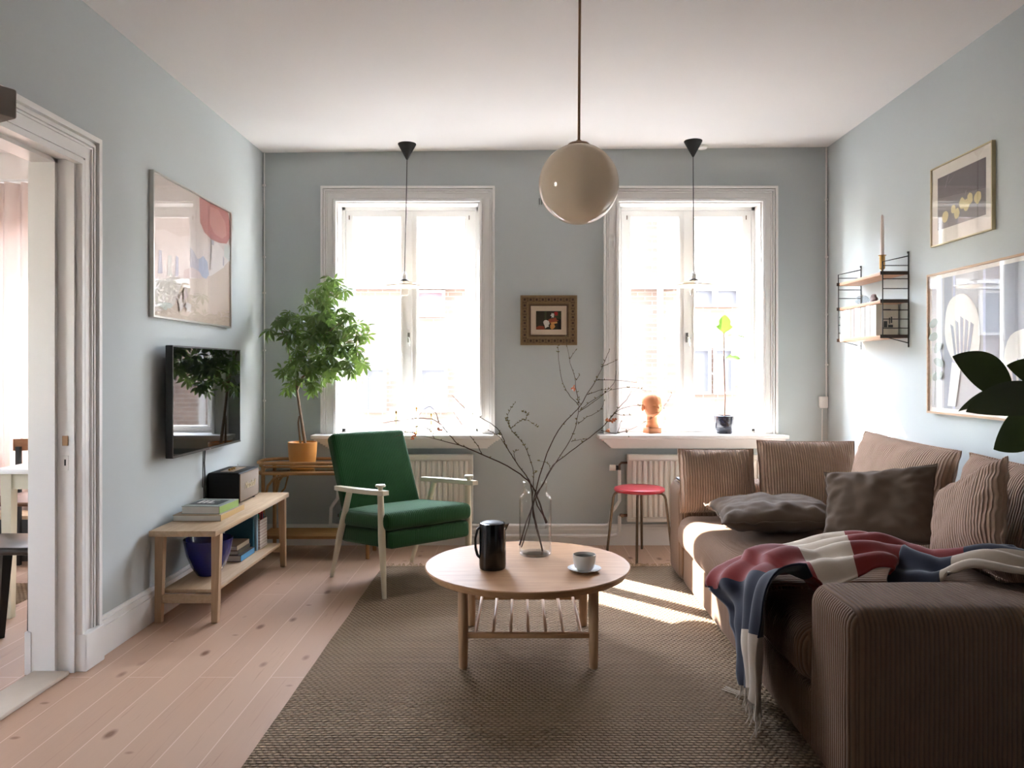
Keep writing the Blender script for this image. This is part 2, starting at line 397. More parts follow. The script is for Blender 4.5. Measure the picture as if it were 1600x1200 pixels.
# unseen storeys and house front beside the room, added to shade the facade opposite
struct('wall_outer', MB().box((-14, YO-0.12, H+0.2), (14, YO, 12.5)).box((-14, YO-0.12, -4), (-5.2, YO, H+0.2)).box((2.34, YO-0.12, -4), (14, YO, H+0.2)).box((-5.2, YO-0.12, -4), (2.34, YO, -0.2)), varied('dark_house_render', (96,88,82), 0.9), smooth=False)
# windows ---------------------------------------------------------
YG = 5.60
def window(n, hole, sill=True, glass=None, casing=True):
    x0, x1, z0, z1 = hole
    w_ = thing('window_%d' % n, None, None, (0.5*(x0+x1), YB, z0)); del w_['label']; del w_['category']; w_['kind'] = 'structure'
    # lining of the reveal
    r = MB(); t = 0.012
    r.box((x0, YB-0.005, z0), (x0+t, YO, z1)); r.box((x1-t, YB-0.005, z0), (x1, YO, z1)); r.box((x0+t, YB-0.005, z1-t), (x1-t, YO, z1)); r.box((x0+t, YG-0.03, z0), (x1-t, YO+0.06, z0+0.02))
    r.build('reveal_lining', M_trim, w_, smooth=False)
    if casing:
        c = MB(); W = 0.104
        for k, (o0, o1, d) in enumerate(((0.01, 0.985, 0.016), (0.0, 0.14, 0.040), (0.20, 0.30, 0.030), (0.34, 0.42, 0.026), (0.72, 0.80, 0.024), (0.84, 1.0, 0.032))):
            a, b_ = W*(1-o0), W*(1-o1)   # distance out from the hole
            y0 = YB-d
            c.box((x0-a, y0, z0), (x0-b_, YB, z1+a)); c.box((x1+b_, y0, z0), (x1+a, YB, z1+a)); c.box((x0-b_, y0, z1+b_), (x1+b_, YB, z1+a))
        c.build('casing', M_trim, w_, smooth=False)
    # sashes
    f = MB(); f.box((x0+t, YG-0.035, z0+0.02), (x0+t+0.022, YG+0.05, z1-t)); f.box((x1-t-0.022, YG-0.035, z0+0.02), (x1-t, YG+0.05, z1-t)); f.box((x0+t, YG-0.035, z1-t-0.022), (x1-t, YG+0.05, z1-t)); f.box((x0+t, YG-0.035, z0+0.02), (x1-t, YG+0.05, z0+0.035))
    f.build('frame', M_trim, w_, smooth=False)
    gz0, gz1 = 0.822, 2.312
    fx0, fx1 = x0+t+0.022, x1-t-0.022; mid = 0.5*(glass[1]+glass[2])
    for (g0, g1, s0, s1) in ((glass[0], glass[1], fx0+0.002, mid-0.001), (glass[2], glass[3], mid+0.001, fx1-0.002)):
        s = MB(); ya, yb = YG-0.028, YG+0.02
        s.box((s0, ya, z0+0.037), (g0, yb, z1-t-0.024)); s.box((g1, ya, z0+0.037), (s1, yb, z1-t-0.024))
        s.box((g0, ya, gz1), (g1, yb, z1-t-0.024)); s.box((g0, ya, z0+0.037), (g1, yb, gz0))
        m_ = 0.008; s.box((g0-m_-0.004, ya-0.007, gz0-m_-0.004), (g0-0.004, ya, gz1+m_)); s.box((g1+0.004, ya-0.007, gz0-m_-0.004), (g1+m_+0.004, ya, gz1+m_))
        so_ = s.build('sash', M_trim, w_, smooth=False)
        MB().box((g0-0.003, YG-0.002, gz0-0.003), (g1+0.003, YG+0.002, gz1+0.003)).build('pane', M_glass, so_, smooth=False)
    # outer astragal on the centre
    MB().box((mid-0.022, YG-0.036, z0+0.04), (mid+0.022, YG-0.0285, z1-t-0.03)).build('meeting_bead', M_trim, w_, smooth=False)
    h = MB(); hz = 1.22+50/217
    h.rbox((mid-0.009, YG-0.048, hz-0.035), (mid+0.009, YG-0.0365, hz+0.035), 0.003)
    h.tube([(mid, YG-0.046, hz), (mid, YG-0.075, hz), (mid+0.012, YG-0.08, hz-0.005), (mid+0.016, YG-0.08, hz-0.06)], 0.005, 8)
    h.build('handle', M_steel, w_)
    for sx in (glass[0]-0.03, glass[3]+0.03): MB().rbox((sx-0.003, YG-0.042, 2.29), (sx+0.003, YG-0.0355, 2.32), 0.001).build('hinge_pin', M_chrome, w_, smooth=False)
    if sill:
        s = MB(); a0, a1 = x0-0.150, x1+0.150
        s.rbox((a0, 5.315, z0-0.018), (a1, YG-0.036, z0+0.010), 0.006)
        for k in range(6):
            q = k/5; ins = 0.02+0.075*q**0.8; s.box((a0+ins, 5.335+0.085*q**1.2, z0-0.018-0.012*(k+1)), (a1-ins, YB, z0-0.018-0.012*k))
        s.build('sill', M_trim, w_, smooth=False)
    return w_
window(1, WIN[0], glass=(-1.193, -0.858, -0.739, -0.399))
window(2, WIN[1], glass=(0.785, 1.125, 1.239, 1.574))
window(3, DWIN, glass=(-3.84, -3.40, -3.30, -2.86), sill=False)
w4 = MB()  # unseen side window frame, opening added to brighten the door jamb
for y in (1.1, 1.84): w4.box((-5.15, y, 1.0), (-5.09, y+0.06, 2.1))
w4.box((-5.15, 1.16, 1.0), (-5.09, 1.84, 1.06)).box((-5.15, 1.16, 2.04), (-5.09, 1.84, 2.1))
struct('window_4', w4, M_trim, smooth=False)
# door opening ------------------------------------------------------
dr = bpy.data.objects.new('door_1', None); C.objects.link(dr); dr.location = (XL, DY1, 0); dr['kind'] = 'structure'
c = MB(); W = 0.135
for (o0, o1, d) in ((0.01, 0.985, 0.016), (0.0, 0.16, 0.036), (0.24, 0.32, 0.026), (0.36, 0.41, 0.023), (0.72, 0.78, 0.023), (0.86, 1.0, 0.028)):
    a, b_ = W*(1-o0), W*(1-o1)
    c.box((XL, DY1+b_, 0.15), (XL+d, DY1+a, 2.188-W+a)); c.box((XL, DY0-a, 0.15), (XL+d, DY0-b_, 2.188-W+a)); c.box((XL, DY0-b_, 2.188-W+b_), (XL+d, DY1+b_, 2.188-W+a))
c.build('casing', M_trim, dr, smooth=False)
for y0, y1 in ((DY1-0.002, DY1+W+0.004), (DY0-W-0.004, DY0+0.002)):
    MB().rbox((XL, y0, 0), (XL+0.045, y1, 0.15), 0.004).build('plinth_block', M_trim, dr, smooth=False)
c = MB()
c.box((XL-0.16, DY1-0.012, 0), (XL+0.002, DY1, DZ)); c.box((XL-0.16, DY0, 0), (XL+0.002, DY0+0.012, DZ)); c.box((XL-0.16, DY0, DZ-0.012), (XL+0.002, DY1, DZ))
c.box((XL-0.16, DY1-0.030, 0), (XL-0.066, DY1-0.012, DZ-0.012)); c.box((XL-0.16, DY0+0.012, DZ-0.028), (XL-0.066, DY1-0.012, DZ-0.012))
c.box((XL-0.175, DY1-0.027, 0), (XL-0.1605, DY1+0.12, 2.18)); c.box((XL-0.185, DY1-0.033, 0), (XL-0.1605, DY1+0.124, 0.17))
c.build('jamb', M_trim, dr, smooth=False)
sp = MB(); sp.rbox((XL-0.045, DY1-0.016, 0.915), (XL-0.022, DY1-0.0125, 0.955), 0.001); sp.build('strike_plate', M_brassrod, dr, smooth=False)
sp = MB(); sp.rbox((XL-0.052, DY1-0.0145, 0.815), (XL-0.022, DY1-0.0122, 0.875), 0.001); sp.rbox((XL-0.036, DY1-0.017, 0.835), (XL-0.030, DY1-0.0146, 0.86), 0.001, mi=1); sp.build('strike_plate', [M_trim, M_black], dr, smooth=False)
MB().rbox((XL-0.15, DY0+0.013, 0.001), (XL-0.005, DY1-0.032, 0.018), 0.005).build('threshold', varied('worn_threshold', (206,192,176), 0.5, var=0.1, scale=12), dr)
# baseboards
def baseboard(name, boxes, mat=M_trim):
    mb = MB()
    for (a, b_, ax) in boxes: 
        (x0,y0),(x1,y1) = a, b_
        for (z0, z1, d) in ((0, 0.125, 0.022), (0.125, 0.15, 0.017), (0.15, 0.166, 0.010)):
            if ax == 'L': mb.box((x0, y0, z0), (x0+d, y1, z1))
            if ax == 'R': mb.box((x0-d, y0, z0), (x0, y1, z1))
            if ax == 'B': mb.box((x0, y0-d, z0*0.87), (x1, y0, z1*0.87))
    return struct(name, mb, mat, smooth=False)
baseboard('baseboard_left', [((XL, DY1+W+0.005), (XL, YB-0.025), 'L')])
baseboard('baseboard_back', [((XL, YB), (XR, YB), 'B')])
baseboard('baseboard_right', [((XR, 0.87), (XR, YB-0.025), 'R')])
baseboard('baseboard_dining', [((-5.05, YB), (-1.96, YB), 'B')])
# corner cable and thin ceiling line
tr = MB()
tr.tube([(XL+0.012, YB-0.010, 2.735), (XL+0.012, YB-0.010, 1.9), (XL+0.013, YB-0.012, 1.2), (XL+0.010, YB-0.011, 0.15)], 0.005, 6)
for z in (2.5, 2.0, 1.75, 1.35, 1.0, 0.6): tr.box((XL, YB-0.018, z), (XL+0.02, YB, z+0.012))
struct('trim_1', tr, M_trim)
tr = MB(); tr.tube([(XR-0.012, YB-0.010, 2.77), (XR-0.012, YB-0.010, 1.03)], 0.006, 6); tr.tube([(2.10, YB-0.010, 0.95), (2.095, YB-0.010, 0.6), (2.09, YB-0.010, 0.14)], 0.004, 6)
for z in (2.4, 2.0, 1.6, 1.25): tr.box((XR-0.02, YB-0.018, z), (XR, YB, z+0.012))
struct('trim_2', tr, M_trim)

# ================================================================= OUTSIDE
YF = 15.0
fb = thing('apartment_building', 'pale brick building with white window surrounds across the street', 'building', (0, YF, -4))
MB().box((-14, YF, -4), (16, YF+6, 4.75)).build('wall', M_brick, fb, smooth=False)
M_stone = varied('white_render', (190,188,186), 0.8, var=0.03)
MB().box((-14, YF-0.12, P(0,452,YF).z), (16, YF-0.001, P(0,437,YF).z)).build('string_course', M_stone, fb, smooth=False)
M_pane = varied('far_window_pane', (92,94,102), 0.5, var=0.1)
M_pink = varied('pink_blind', (120,90,97), 0.7)
for (a, t, b_, d, m_) in ((652, 458, 692, 492, M_pink), (660, 578, 695, 640, M_pane), (1086, 455, 1112, 476, M_pane), (1120, 455, 1150, 476, M_pane), (1084, 548, 1106, 612, M_pane), (1118, 548, 1142, 612, M_pane),
                      (575, 578, 600, 640, M_pane), (400, 458, 440, 520, M_pane), (300, 578, 340, 660, M_pane), (850, 458, 890, 500, M_pane), (1250, 450, 1290, 520, M_pane), (60, 458, 100, 520, M_pane), (-120, 458, -80, 520, M_pane), (-120, 580, -80, 660, M_pane)):
    p0, p1 = P(a, d, YF), P(b_, t, YF)
    fr = MB(); e = 0.045
    fr.box((p0.x-e, YF-0.08, p0.z-e), (p0.x, YF-0.001, p1.z+e)); fr.box((p1.x, YF-0.08, p0.z-e), (p1.x+e, YF-0.001, p1.z+e)); fr.box((p0.x, YF-0.08, p1.z), (p1.x, YF-0.001, p1.z+e)); fr.box((p0.x, YF-0.08, p0.z-e), (p1.x, YF-0.001, p0.z))
    fo = fr.build('window', M_stone, fb, smooth=False)
    MB().box((p0.x, YF-0.03, p0.z), (p1.x, YF-0.001, p1.z)).build('pane', m_, fo, smooth=False)
dp = MB(); x_ = P(1030, 500, YF).x; dp.tube([(x_, YF-0.1, -4), (x_, YF-0.1, 4.7)], 0.06, 10); dp.build('drainpipe', varied('zinc', (140,138,136), 0.5), fb)
st = MB(); st.box((-30, YO+0.1, -4.2), (30, 40, -4.0)); so2 = st.build('street', varied('asphalt', (128,128,128), 0.9), None, smooth=False); so2['kind'] = 'structure'

# ================================================================= RADIATORS AND PIPES
def radiator(x0, x1, z0, z1, label, valve=True):
    t = thing('radiator', label, 'radiator', (0.5*(x0+x1), 5.36, z0), group='panel radiators under the windows')
    mb = MB(); mb.rbox((x0, 5.345, z0), (x1, 5.352, z1), 0.003); mb.rbox((x0, 5.39, z0), (x1, 5.397, z1), 0.003)
    n = int((x1-x0-0.04)/0.036); pitch = (x1-x0-0.04)/n
    for i in range(n):
        xa = x0+0.02+i*pitch
        mb.prism([(xa+0.004, 5.345, z0+0.03), (xa+0.011, 5.335, z0+0.035), (xa+pitch-0.011, 5.335, z0+0.035), (xa+pitch-0.004, 5.345, z0+0.03)], (0, 0, z1-z0-0.07))
    mb.rbox((x0, 5.335, z1-0.03), (x1, 5.347, z1), 0.004); mb.rbox((x0, 5.335, z0), (x1, 5.347, z0+0.026), 0.004)
    mb.build('panel', M_rad, t, smooth=False)
    g = MB(); g.rbox((x0-0.004, 5.336, z1-0.005), (x1+0.004, 5.40, z1+0.006), 0.003)
    g.rbox((x0-0.005, 5.336, z0), (x0, 5.40, z1), 0.001); g.rbox((x1, 5.336, z0), (x1+0.005, 5.40, z1), 0.001); g.build('top_grille', M_rad, t, smooth=False)
    for bx in (x0+0.12, x1-0.12): MB().box((bx, 5.397, z0+0.05), (bx+0.03, YB, z1-0.05)).build('wall_bracket', M_rad, t, smooth=False)
    v = MB(); v.tube([(x0-0.005, 5.368, z1-0.05), (x0-0.045, 5.368, z1-0.05), (x0-0.058, 5.368, z1-0.065), (x0-0.058, 5.368, z1-0.10)], 0.008, 8)
    v.build('valve_fitting', M_chrome, t); v = MB(); v.tube([(x0-0.005, 5.368, z0+0.04), (x0-0.058, 5.368, z0+0.04)], 0.011, 8); v.tube([(x0-0.04, 5.35, z0+0.04), (x0-0.04, 5.39, z0+0.04)], 0.012, 8)
    v.build('valve_fitting', M_chrome, t)
    k = MB(); k.tube([(x0-0.066, 5.368, z1-0.085), (x0-0.085, 5.368, z1-0.085)], 0.016, 12, mi=1); k.tube([(x0-0.085, 5.368, z1-0.085), (x0-0.125, 5.368, z1-0.085)], 0.021, 14, mi=0); k.build('thermostat_knob', [M_rad, M_black], t)
    return t
radiator(0.735, 1.62, 0.18, 0.632, 'white ribbed radiator under the right window behind the red stool')
radiator(-1.20, -0.335, 0.18, 0.632, 'white ribbed radiator under the left window behind the green armchair')
pp = thing('heating_pipe', 'white heating pipes running along the back baseboard between the radiators', 'pipe', (0.2, 5.36, 0.0))
m_ = MB(); xv = 0.735-0.058
m_.tube([(xv, 5.368, 0.53), (xv, 5.368, 0.32), (xv-0.03, 5.375, 0.27), (xv-0.055, 5.38, 0.24), (xv-0.06, 5.385, 0.17), (xv-0.075, 5.39, 0.150), (xv-0.1, 5.39, 0.146), (-0.6, 5.39, 0.146), (-1.24, 5.39, 0.146)], 0.012, 10)
m_.build('supply_pipe', M_trim, pp)
m_ = MB(); m_.tube([(xv, 5.368, 0.215), (xv, 5.372, 0.12), (xv-0.01, 5.39, 0.085), (xv-0.05, 5.39, 0.075), (-0.6, 5.39, 0.075), (-1.24, 5.39, 0.075)], 0.012, 10); m_.build('return_pipe', M_trim, pp)
m_ = MB(); xv2 = -1.20-0.058; m_.tube([(xv2, 5.368, 0.53), (xv2, 5.368, 0.34), (xv2-0.03, 5.375, 0.30), (xv2-0.05, 5.38, 0.27), (xv2-0.055, 5.38, 0.16), (xv2, 5.39, 0.146)], 0.012, 10); m_.build('riser_pipe', M_trim, pp)

# ================================================================= RUG
rx0, rx1, ry0, ry1 = -0.855, 0.98, 0.95, 4.83
rt = thing('jute_rug', 'large brown braided jute rug with short fringe under the coffee table', 'rug', (0.06, 2.9, 0))
def rugfn(u, v): 
    x = rx0+(rx1-rx0)*u; y = ry0+(ry1-ry0)*v
    e = 0.006*noise.noise(Vector((y*3, u*2, 0)))
    return (x+e, y, 0.006+0.001*noise.noise(Vector((x*4, y*4, 3))))
rg = MB(); rg.grid(rugfn, 60, 120)
rg.box((rx0+0.008, ry0+0.01, 0.001), (rx1-0.008, ry1-0.008, 0.003))
for a in ((0,), (1,)):
    rg.grid(lambda u, v: (rugfn(a[0], v)[0]+0*u, rugfn(a[0], v)[1], 0.001+(rugfn(a[0], v)[2]-0.001)*u), 1, 120)
rg.grid(lambda u, v: (rugfn(u, 1)[0], ry1, 0.001+(rugfn(u, 1)[2]-0.001)*v), 60, 1); rg.grid(lambda u, v: (rugfn(u, 0)[0], ry0, 0.001+(rugfn(u, 0)[2]-0.001)*v), 60, 1)
rg.build('weave', M_rug, rt)
fr = MB()
for i in range(190):
    x = rx0+(rx1-rx0)*(i+0.5)/190; 
    a = random.uniform(-0.6, 0.6); L = random.uniform(0.03, 0.06)
    fr.tube([(x, ry1-0.01, 0.009), (x+a*L*0.4, ry1+L*0.5, 0.010+random.random()*0.008), (x+a*L+random.uniform(-.01,.01), ry1+L, 0.004)], [0.0028, 0.0024, 0.0016], 5)
fr.build('fringe', M_jute, rt)['kind'] = 'stuff'

# ================================================================= COFFEE TABLE
cx, cy, tz = 0.03, 3.44, 0.368
ct = thing('coffee_table', 'round light oak coffee table with slatted lower shelf on the jute rug', 'table', (cx, cy, 0.009))
MB().lathe([(0, 0.330), (0.405, 0.330), (0.432, 0.336), (0.447, 0.356), (0.450, 0.364), (0.446, 0.368), (0, 0.368)], 96, (cx, cy, 0)).build('tabletop', M_oak, ct, ang=25)
for sx in (-1, 1):
    for sy in (-1, 1):
        MB().lathe([(0.015, 0.0072), (0.0185, 0.011), (0.0205, 0.10), (0.0215, 0.25), (0.0215, 0.3299)], 20, (cx+sx*0.265, cy+sy*0.265, 0)).build('leg', M_oakz, ct, ang=50)
for sy in (-1, 1): MB().rbox((cx-0.248, cy+sy*0.265-0.012, 0.132), (cx+0.248, cy+sy*0.265+0.012, 0.152), 0.003).build('rail', M_oak, ct)
for i in range(7):
    x = cx-0.215+i*0.43/6
    MB().tube([(x, cy-0.253, 0.144), (x, cy+0.253, 0.144)], 0.0072, 10).build('slat', M_oaky, ct)
# thermal jug
jx, jy = -0.122, 3.35
jg = thing('thermal_jug', 'glossy black thermal jug with handle and spout on the coffee table', 'jug', (jx, jy, tz))
MB().lathe([(0, 0.0), (0.052, 0.0), (0.056, 0.004), (0.058, 0.02), (0.057, 0.12), (0.0555, 0.190), (0.054, 0.196), (0.050, 0.197), (0.048, 0.190), (0, 0.188)], 40, (jx, jy, tz+0.0005)).build('body', M_blackg, jg)
MB().lathe([(0, 0.1885), (0.047, 0.1885), (0.047, 0.196), (0.040, 0.200), (0.012, 0.201), (0, 0.2015)], 32, (jx, jy, tz+0.0005)).build('lid', M_black, jg)
hd = MB()
pth = [(jx-0.050, jy-0.006, tz+0.180), (jx-0.064, jy-0.008, tz+0.170), (jx-0.073, jy-0.009, tz+0.13), (jx-0.072, jy-0.009, tz+0.09), (jx-0.064, jy-0.008, tz+0.06), (jx-0.050, jy-0.006, tz+0.048)]
for i in range(len(pth)-1): hd.bar(pth[i], pth[i+1], 0.009, 0.022, up=(0,1,0))
hd.build('handle', M_black, jg)
spt = MB(); sc_ = (jx+0.056, jy, tz+0.178)
spt.add([(sc_[0]-0.01, sc_[1]-0.018, sc_[2]+0.014), (sc_[0]-0.01, sc_[1]+0.018, sc_[2]+0.014), (sc_[0]+0.016, sc_[1]+0.006, sc_[2]+0.016), (sc_[0]+0.016, sc_[1]-0.006, sc_[2]+0.016),
         (sc_[0]-0.006, sc_[1]-0.008, sc_[2]-0.022), (sc_[0]-0.006, sc_[1]+0.008, sc_[2]-0.022), (sc_[0]+0.004, sc_[1]+0.003, sc_[2]-0.010), (sc_[0]+0.004, sc_[1]-0.003, sc_[2]-0.010)],
        [(0,1,2,3),(4,7,6,5),(0,3,7,4),(1,5,6,2),(2,6,7,3),(0,4,5,1)])
spt.build('spout', varied('dark_steel', (90,88,86), 0.2, 1.0), jg)
# vase
vx, vy = 0.066, 3.60
va = thing('glass_vase', 'clear glass bottle-shaped vase holding bare twigs on the coffee table', 'vase', (vx, vy, tz))
MB().lathe([(0, 0.001), (0.066, 0.001), (0.073, 0.006), (0.075, 0.014), (0.075, 0.255), (0.071, 0.270), (0.060, 0.280), (0.055, 0.290), (0.054, 0.330), (0.058, 0.338), (0.056, 0.339), (0.052, 0.332), (0.0525, 0.288), (0.058, 0.277), (0.069, 0.267), (0.0725, 0.253), (0.0725, 0.020), (0.066, 0.012), (0, 0.010)], 48, (vx, vy, tz)).build('vase_wall', clear('vase_glass', (0.985,0.99,0.99), 1.0, 0.0, 1.5), va)
MB().lathe([(0, 0.0135), (0.065, 0.0135), (0.0715, 0.021), (0.0715, 0.128), (0.0722, 0.131), (0, 0.130)], 48, (vx, vy, tz)).build('water', clear('water', (0.93,0.96,0.98), 1.0, 0.0, 1.33), va)
# branches ------------------------------------------------------------
def Q(cxp, cyp, y): return P(600+cxp/3.333, 540+cyp/3.333, y)
def branch(label, main, subs, flowers=(), r0=0.0042, budn=0):
    """main: list of (cx, cy, depth); subs: lists the same way; radii taper along each"""
    mb = MB()
    def smooth(pts):
        out = []
        for i in range(len(pts)-1):
            p0 = pts[max(i-1, 0)]; p1 = pts[i]; p2 = pts[i+1]; p3 = pts[min(i+2, len(pts)-1)]
            for k in range(4):
                t = k/4; out.append(0.5*((2*p1)+(p2-p0)*t+(2*p0-5*p1+4*p2-p3)*t*t+(3*p1-p0-3*p2+p3)*t**3))
        out.append(pts[-1]); return out
    allp = []
    for k, line in enumerate([main]+list(subs)):
        pts = smooth([Q(*p) for p in line]); n = len(pts)
        for i in range(1, n-1): pts[i] = pts[i]+Vector((random.uniform(-1,1), random.uniform(-1,1), random.uniform(-1,1)))*0.0018
        ra_ = r0 if k == 0 else r0*0.45; rb = r0*0.25 if k == 0 else r0*0.18
        mb.tube(pts, [ra_+(rb-ra_)*(i/(n-1))**0.7 for i in range(n)], 6)
        allp += pts[(n//3 if k == 0 else 0):]
    for i in range(budn):
        p = random.choice(allp)
        d = Vector((random.uniform(-1,1), random.uniform(-1,1), random.uniform(0.1,1))).normalized()
        if p.z < tz+0.36: continue
        L = random.uniform(0.006, 0.013); mb.tube([p, p+d*L*0.5, p+d*L], [0.0013, 0.0024, 0.0006], 5, mi=1)
    o = mb.build('twig_branch', [M_twig, M_bud], None); tag(o, label, 'branch', 'bare twigs in the glass vase')
    if flowers:
        fl = MB()
        for (a, b_, y) in flowers:
            c_ = Q(a, b_, y)
            for k in range(9):
                d = Vector((random.uniform(-1,1), random.uniform(-1,1), random.uniform(-1,1))).normalized()
                u = d.orthogonal().normalized(); w2 = d.cross(u); L = random.uniform(0.010, 0.017)
                fl.poly([c_, c_+d*L*0.5+u*L*0.4, c_+d*L+w2*L*0.15, c_+d*L*0.5-u*L*0.4])
        fl.build('blossom', M_flower, o, local=True)['kind'] = 'stuff'
    return o
branch('long thick twig reaching far left from the vase, forking over the green armchair',
    [(845,925,3.64),(800,790,3.61),(765,722,3.60),(680,650,3.58),(510,565,3.54),(400,520,3.50),(370,500,3.49),(300,415,3.47),(245,383,3.46),(170,380,3.44),(60,392,3.42),(-10,403,3.40)],
    [[(400,520,3.50),(260,483,3.52),(160,462,3.55),(110,455,3.56),(50,478,3.6)], [(285,398,3.47),(265,345,3.45),(235,316,3.44),(195,345,3.44),(178,378,3.44)],
     [(262,484,3.52),(240,440,3.55),(200,420,3.57),(160,425,3.58)], [(510,565,3.54),(480,510,3.56),(420,430,3.60),(360,343,3.62)]],
    flowers=((160,465,3.55),(150,480,3.55),(290,437,3.47)), r0=0.0046, budn=34)
branch('knobbly twig leaning left from the vase, ending in a blunt tip by the left window',
    [(825,1070,3.58),(785,900,3.60),(765,730,3.61),(740,680,3.62),(690,610,3.63),(640,530,3.65),(610,460,3.66),(555,403,3.68),(440,340,3.70),(355,260,3.72)],
    [[(640,535,3.65),(600,475,3.66),(548,443,3.67)], [(690,610,3.63),(675,560,3.6),(695,545,3.58)], [(610,465,3.66),(590,462,3.65),(560,470,3.64)]], r0=0.0042, budn=34)
branch('short thin twig with tiny green buds standing just left of centre in the vase',
    [(715,1050,3.64),(760,900,3.62),(775,760,3.60),(775,640,3.58),(730,520,3.56),(690,470,3.55),(655,425,3.54),(645,360,3.54),(685,295,3.53)],
    [[(660,432,3.54),(700,400,3.52),(740,385,3.51),(800,425,3.50)], [(735,390,3.51),(745,355,3.50),(720,345,3.50)], [(775,690,3.58),(790,655,3.57)], [(655,425,3.54),(635,380,3.55)]], r0=0.0028, budn=110)
branch('tall twig rising right of the vase to a feathery crown below the small framed painting',
    [(825,1068,3.62),(790,930,3.61),(775,850,3.60),(800,720,3.60),(850,560,3.62),(930,410,3.64),(1010,330,3.66),(1060,250,3.68),(1110,170,3.70),(1150,80,3.72),(1175,20,3.73)],
    [[(1010,305,3.66),(960,250,3.66),(928,180,3.65),(912,80,3.63),(906,0,3.62)], [(1015,300,3.66),(1000,220,3.68),(990,150,3.70),(965,70,3.72),(948,-45,3.74)], [(966,70,3.72),(1005,15,3.74)],
     [(1130,110,3.71),(1170,95,3.70),(1218,72,3.69)], [(1105,180,3.70),(1200,180,3.75),(1310,192,3.80)], [(1060,255,3.68),(1120,235,3.66),(1180,225,3.64)], [(1000,180,3.69),(1020,150,3.68)]],
    flowers=((985,218,3.69),(988,228,3.69)), r0=0.0042, budn=60)
branch('slender twig bending right from the vase over the back wall, ending in long fine tips',
    [(705,1040,3.56),(760,870,3.59),(800,770,3.60),(900,600,3.57),(960,510,3.55),(1000,410,3.53),(1015,310,3.51),(1015,270,3.50)],
    [[(1020,335,3.52),(1080,290,3.50),(1180,232,3.47),(1300,218,3.44),(1365,236,3.42)], [(1015,345,3.52),(1110,280,3.48),(1195,200,3.45),(1208,130,3.43)], [(1010,408,3.53),(1060,372,3.50),(1130,332,3.48),(1146,288,3.47)], [(870,645,3.58),(850,610,3.6),(805,600,3.62)]], r0=0.0036, budn=50)
branch('low twig reaching right from the vase with coral blossoms towards the right window sill',
    [(850,920,3.66),(790,800,3.63),(830,720,3.60),(880,625,3.60),(1000,530,3.60),(1130,430,3.60),(1180,375,3.58),(1220,325,3.57),(1265,280,3.56),(1288,232,3.55)],
    [[(1178,378,3.58),(1225,335,3.55),(1285,315,3.53),(1345,312,3.50)], [(1130,440,3.60),(1200,455,3.63),(1290,435,3.66),(1420,360,3.70),(1470,300,3.72),(1500,250,3.74)], [(1200,352,3.57),(1240,362,3.58),(1290,362,3.60)], [(1215,455,3.63),(1235,395,3.62)], [(1260,447,3.65),(1278,475,3.65)], [(975,500,3.6),(1020,490,3.62),(1050,488,3.63)]],
    flowers=((1165,385,3.58),(1185,388,3.58),(1200,385,3.58),(1165,440,3.60)), r0=0.0036, budn=60)
# cup and saucer
ux, uy = 0.268, 3.30
sa = MB().lathe([(0, 0.002), (0.030, 0.001), (0.040, 0.004), (0.068, 0.013), (0.0715, 0.0165), (0.068, 0.0165), (0.040, 0.008), (0.028, 0.0055), (0, 0.0055)], 48, (ux, uy, tz)).build('saucer', varied('white_porcelain', (226,226,228), 0.2, var=0.02), None)
tag(sa, 'white saucer under the coffee cup on the coffee table', 'saucer')
cu = thing('coffee_cup', 'pale porcelain cup of coffee on a saucer on the coffee table', 'cup', (ux, uy, tz+0.0062))
MB().lathe([(0, 0.0), (0.026, 0.0), (0.030, 0.002), (0.040, 0.012), (0.0465, 0.034), (0.0485, 0.066), (0.0475, 0.067), (0.0455, 0.060), (0.0440, 0.034), (0.036, 0.013), (0, 0.006)], 40, (ux, uy, tz+0.0062)).build('body', varied('cream_porcelain', (206,200,190), 0.25, var=0.03), cu)
MB().lathe([(0, 0.0555), (0.0452, 0.0555), (0.0452, 0.056), (0, 0.0562)], 32, (ux, uy, tz+0.0062)).build('coffee', varied('black_coffee', (40,26,20), 0.1), cu)

def soft(mb, a, b_, r, seg, amp=0.006, sc=5.0, puff=0.0):
    """finely divided rounded block, slightly uneven like a filled cushion"""
    bm = bmesh.new(); bmesh.ops.create_cube(bm, size=1)
    s_ = [b_[i]-a[i] for i in range(3)]
    for v in bm.verts: v.co = Vector([(v.co[i]+.5)*s_[i]+a[i] for i in range(3)])
    bmesh.ops.bevel(bm, geom=list(bm.edges), offset=r, segments=seg, profile=0.5, affect='EDGES')
    for k in range(3):
        es = [e for e in bm.edges if e.calc_length() > 0.09]
        if es: bmesh.ops.subdivide_edges(bm, edges=es, cuts=1, use_grid_fill=True)
    bm.normal_update(); c_ = Vector([(a[i]+b_[i])/2 for i in range(3)])
    for v in bm.verts:
        q = Vector([(v.co[i]-c_[i])/(s_[i]/2) for i in range(3)])
        pf = puff*(1-min(1, q.x*q.x))*(1-min(1, q.y*q.y)) if abs(v.normal.z) > 0.7 and v.normal.z > 0 else 0
        v.co += v.normal*(amp*noise.noise(v.co*sc)+pf)
    bm.verts.index_update(); mb.add([v.co.copy() for v in bm.verts], [[v.index for v in f.verts] for f in bm.faces]); bm.free(); return mb

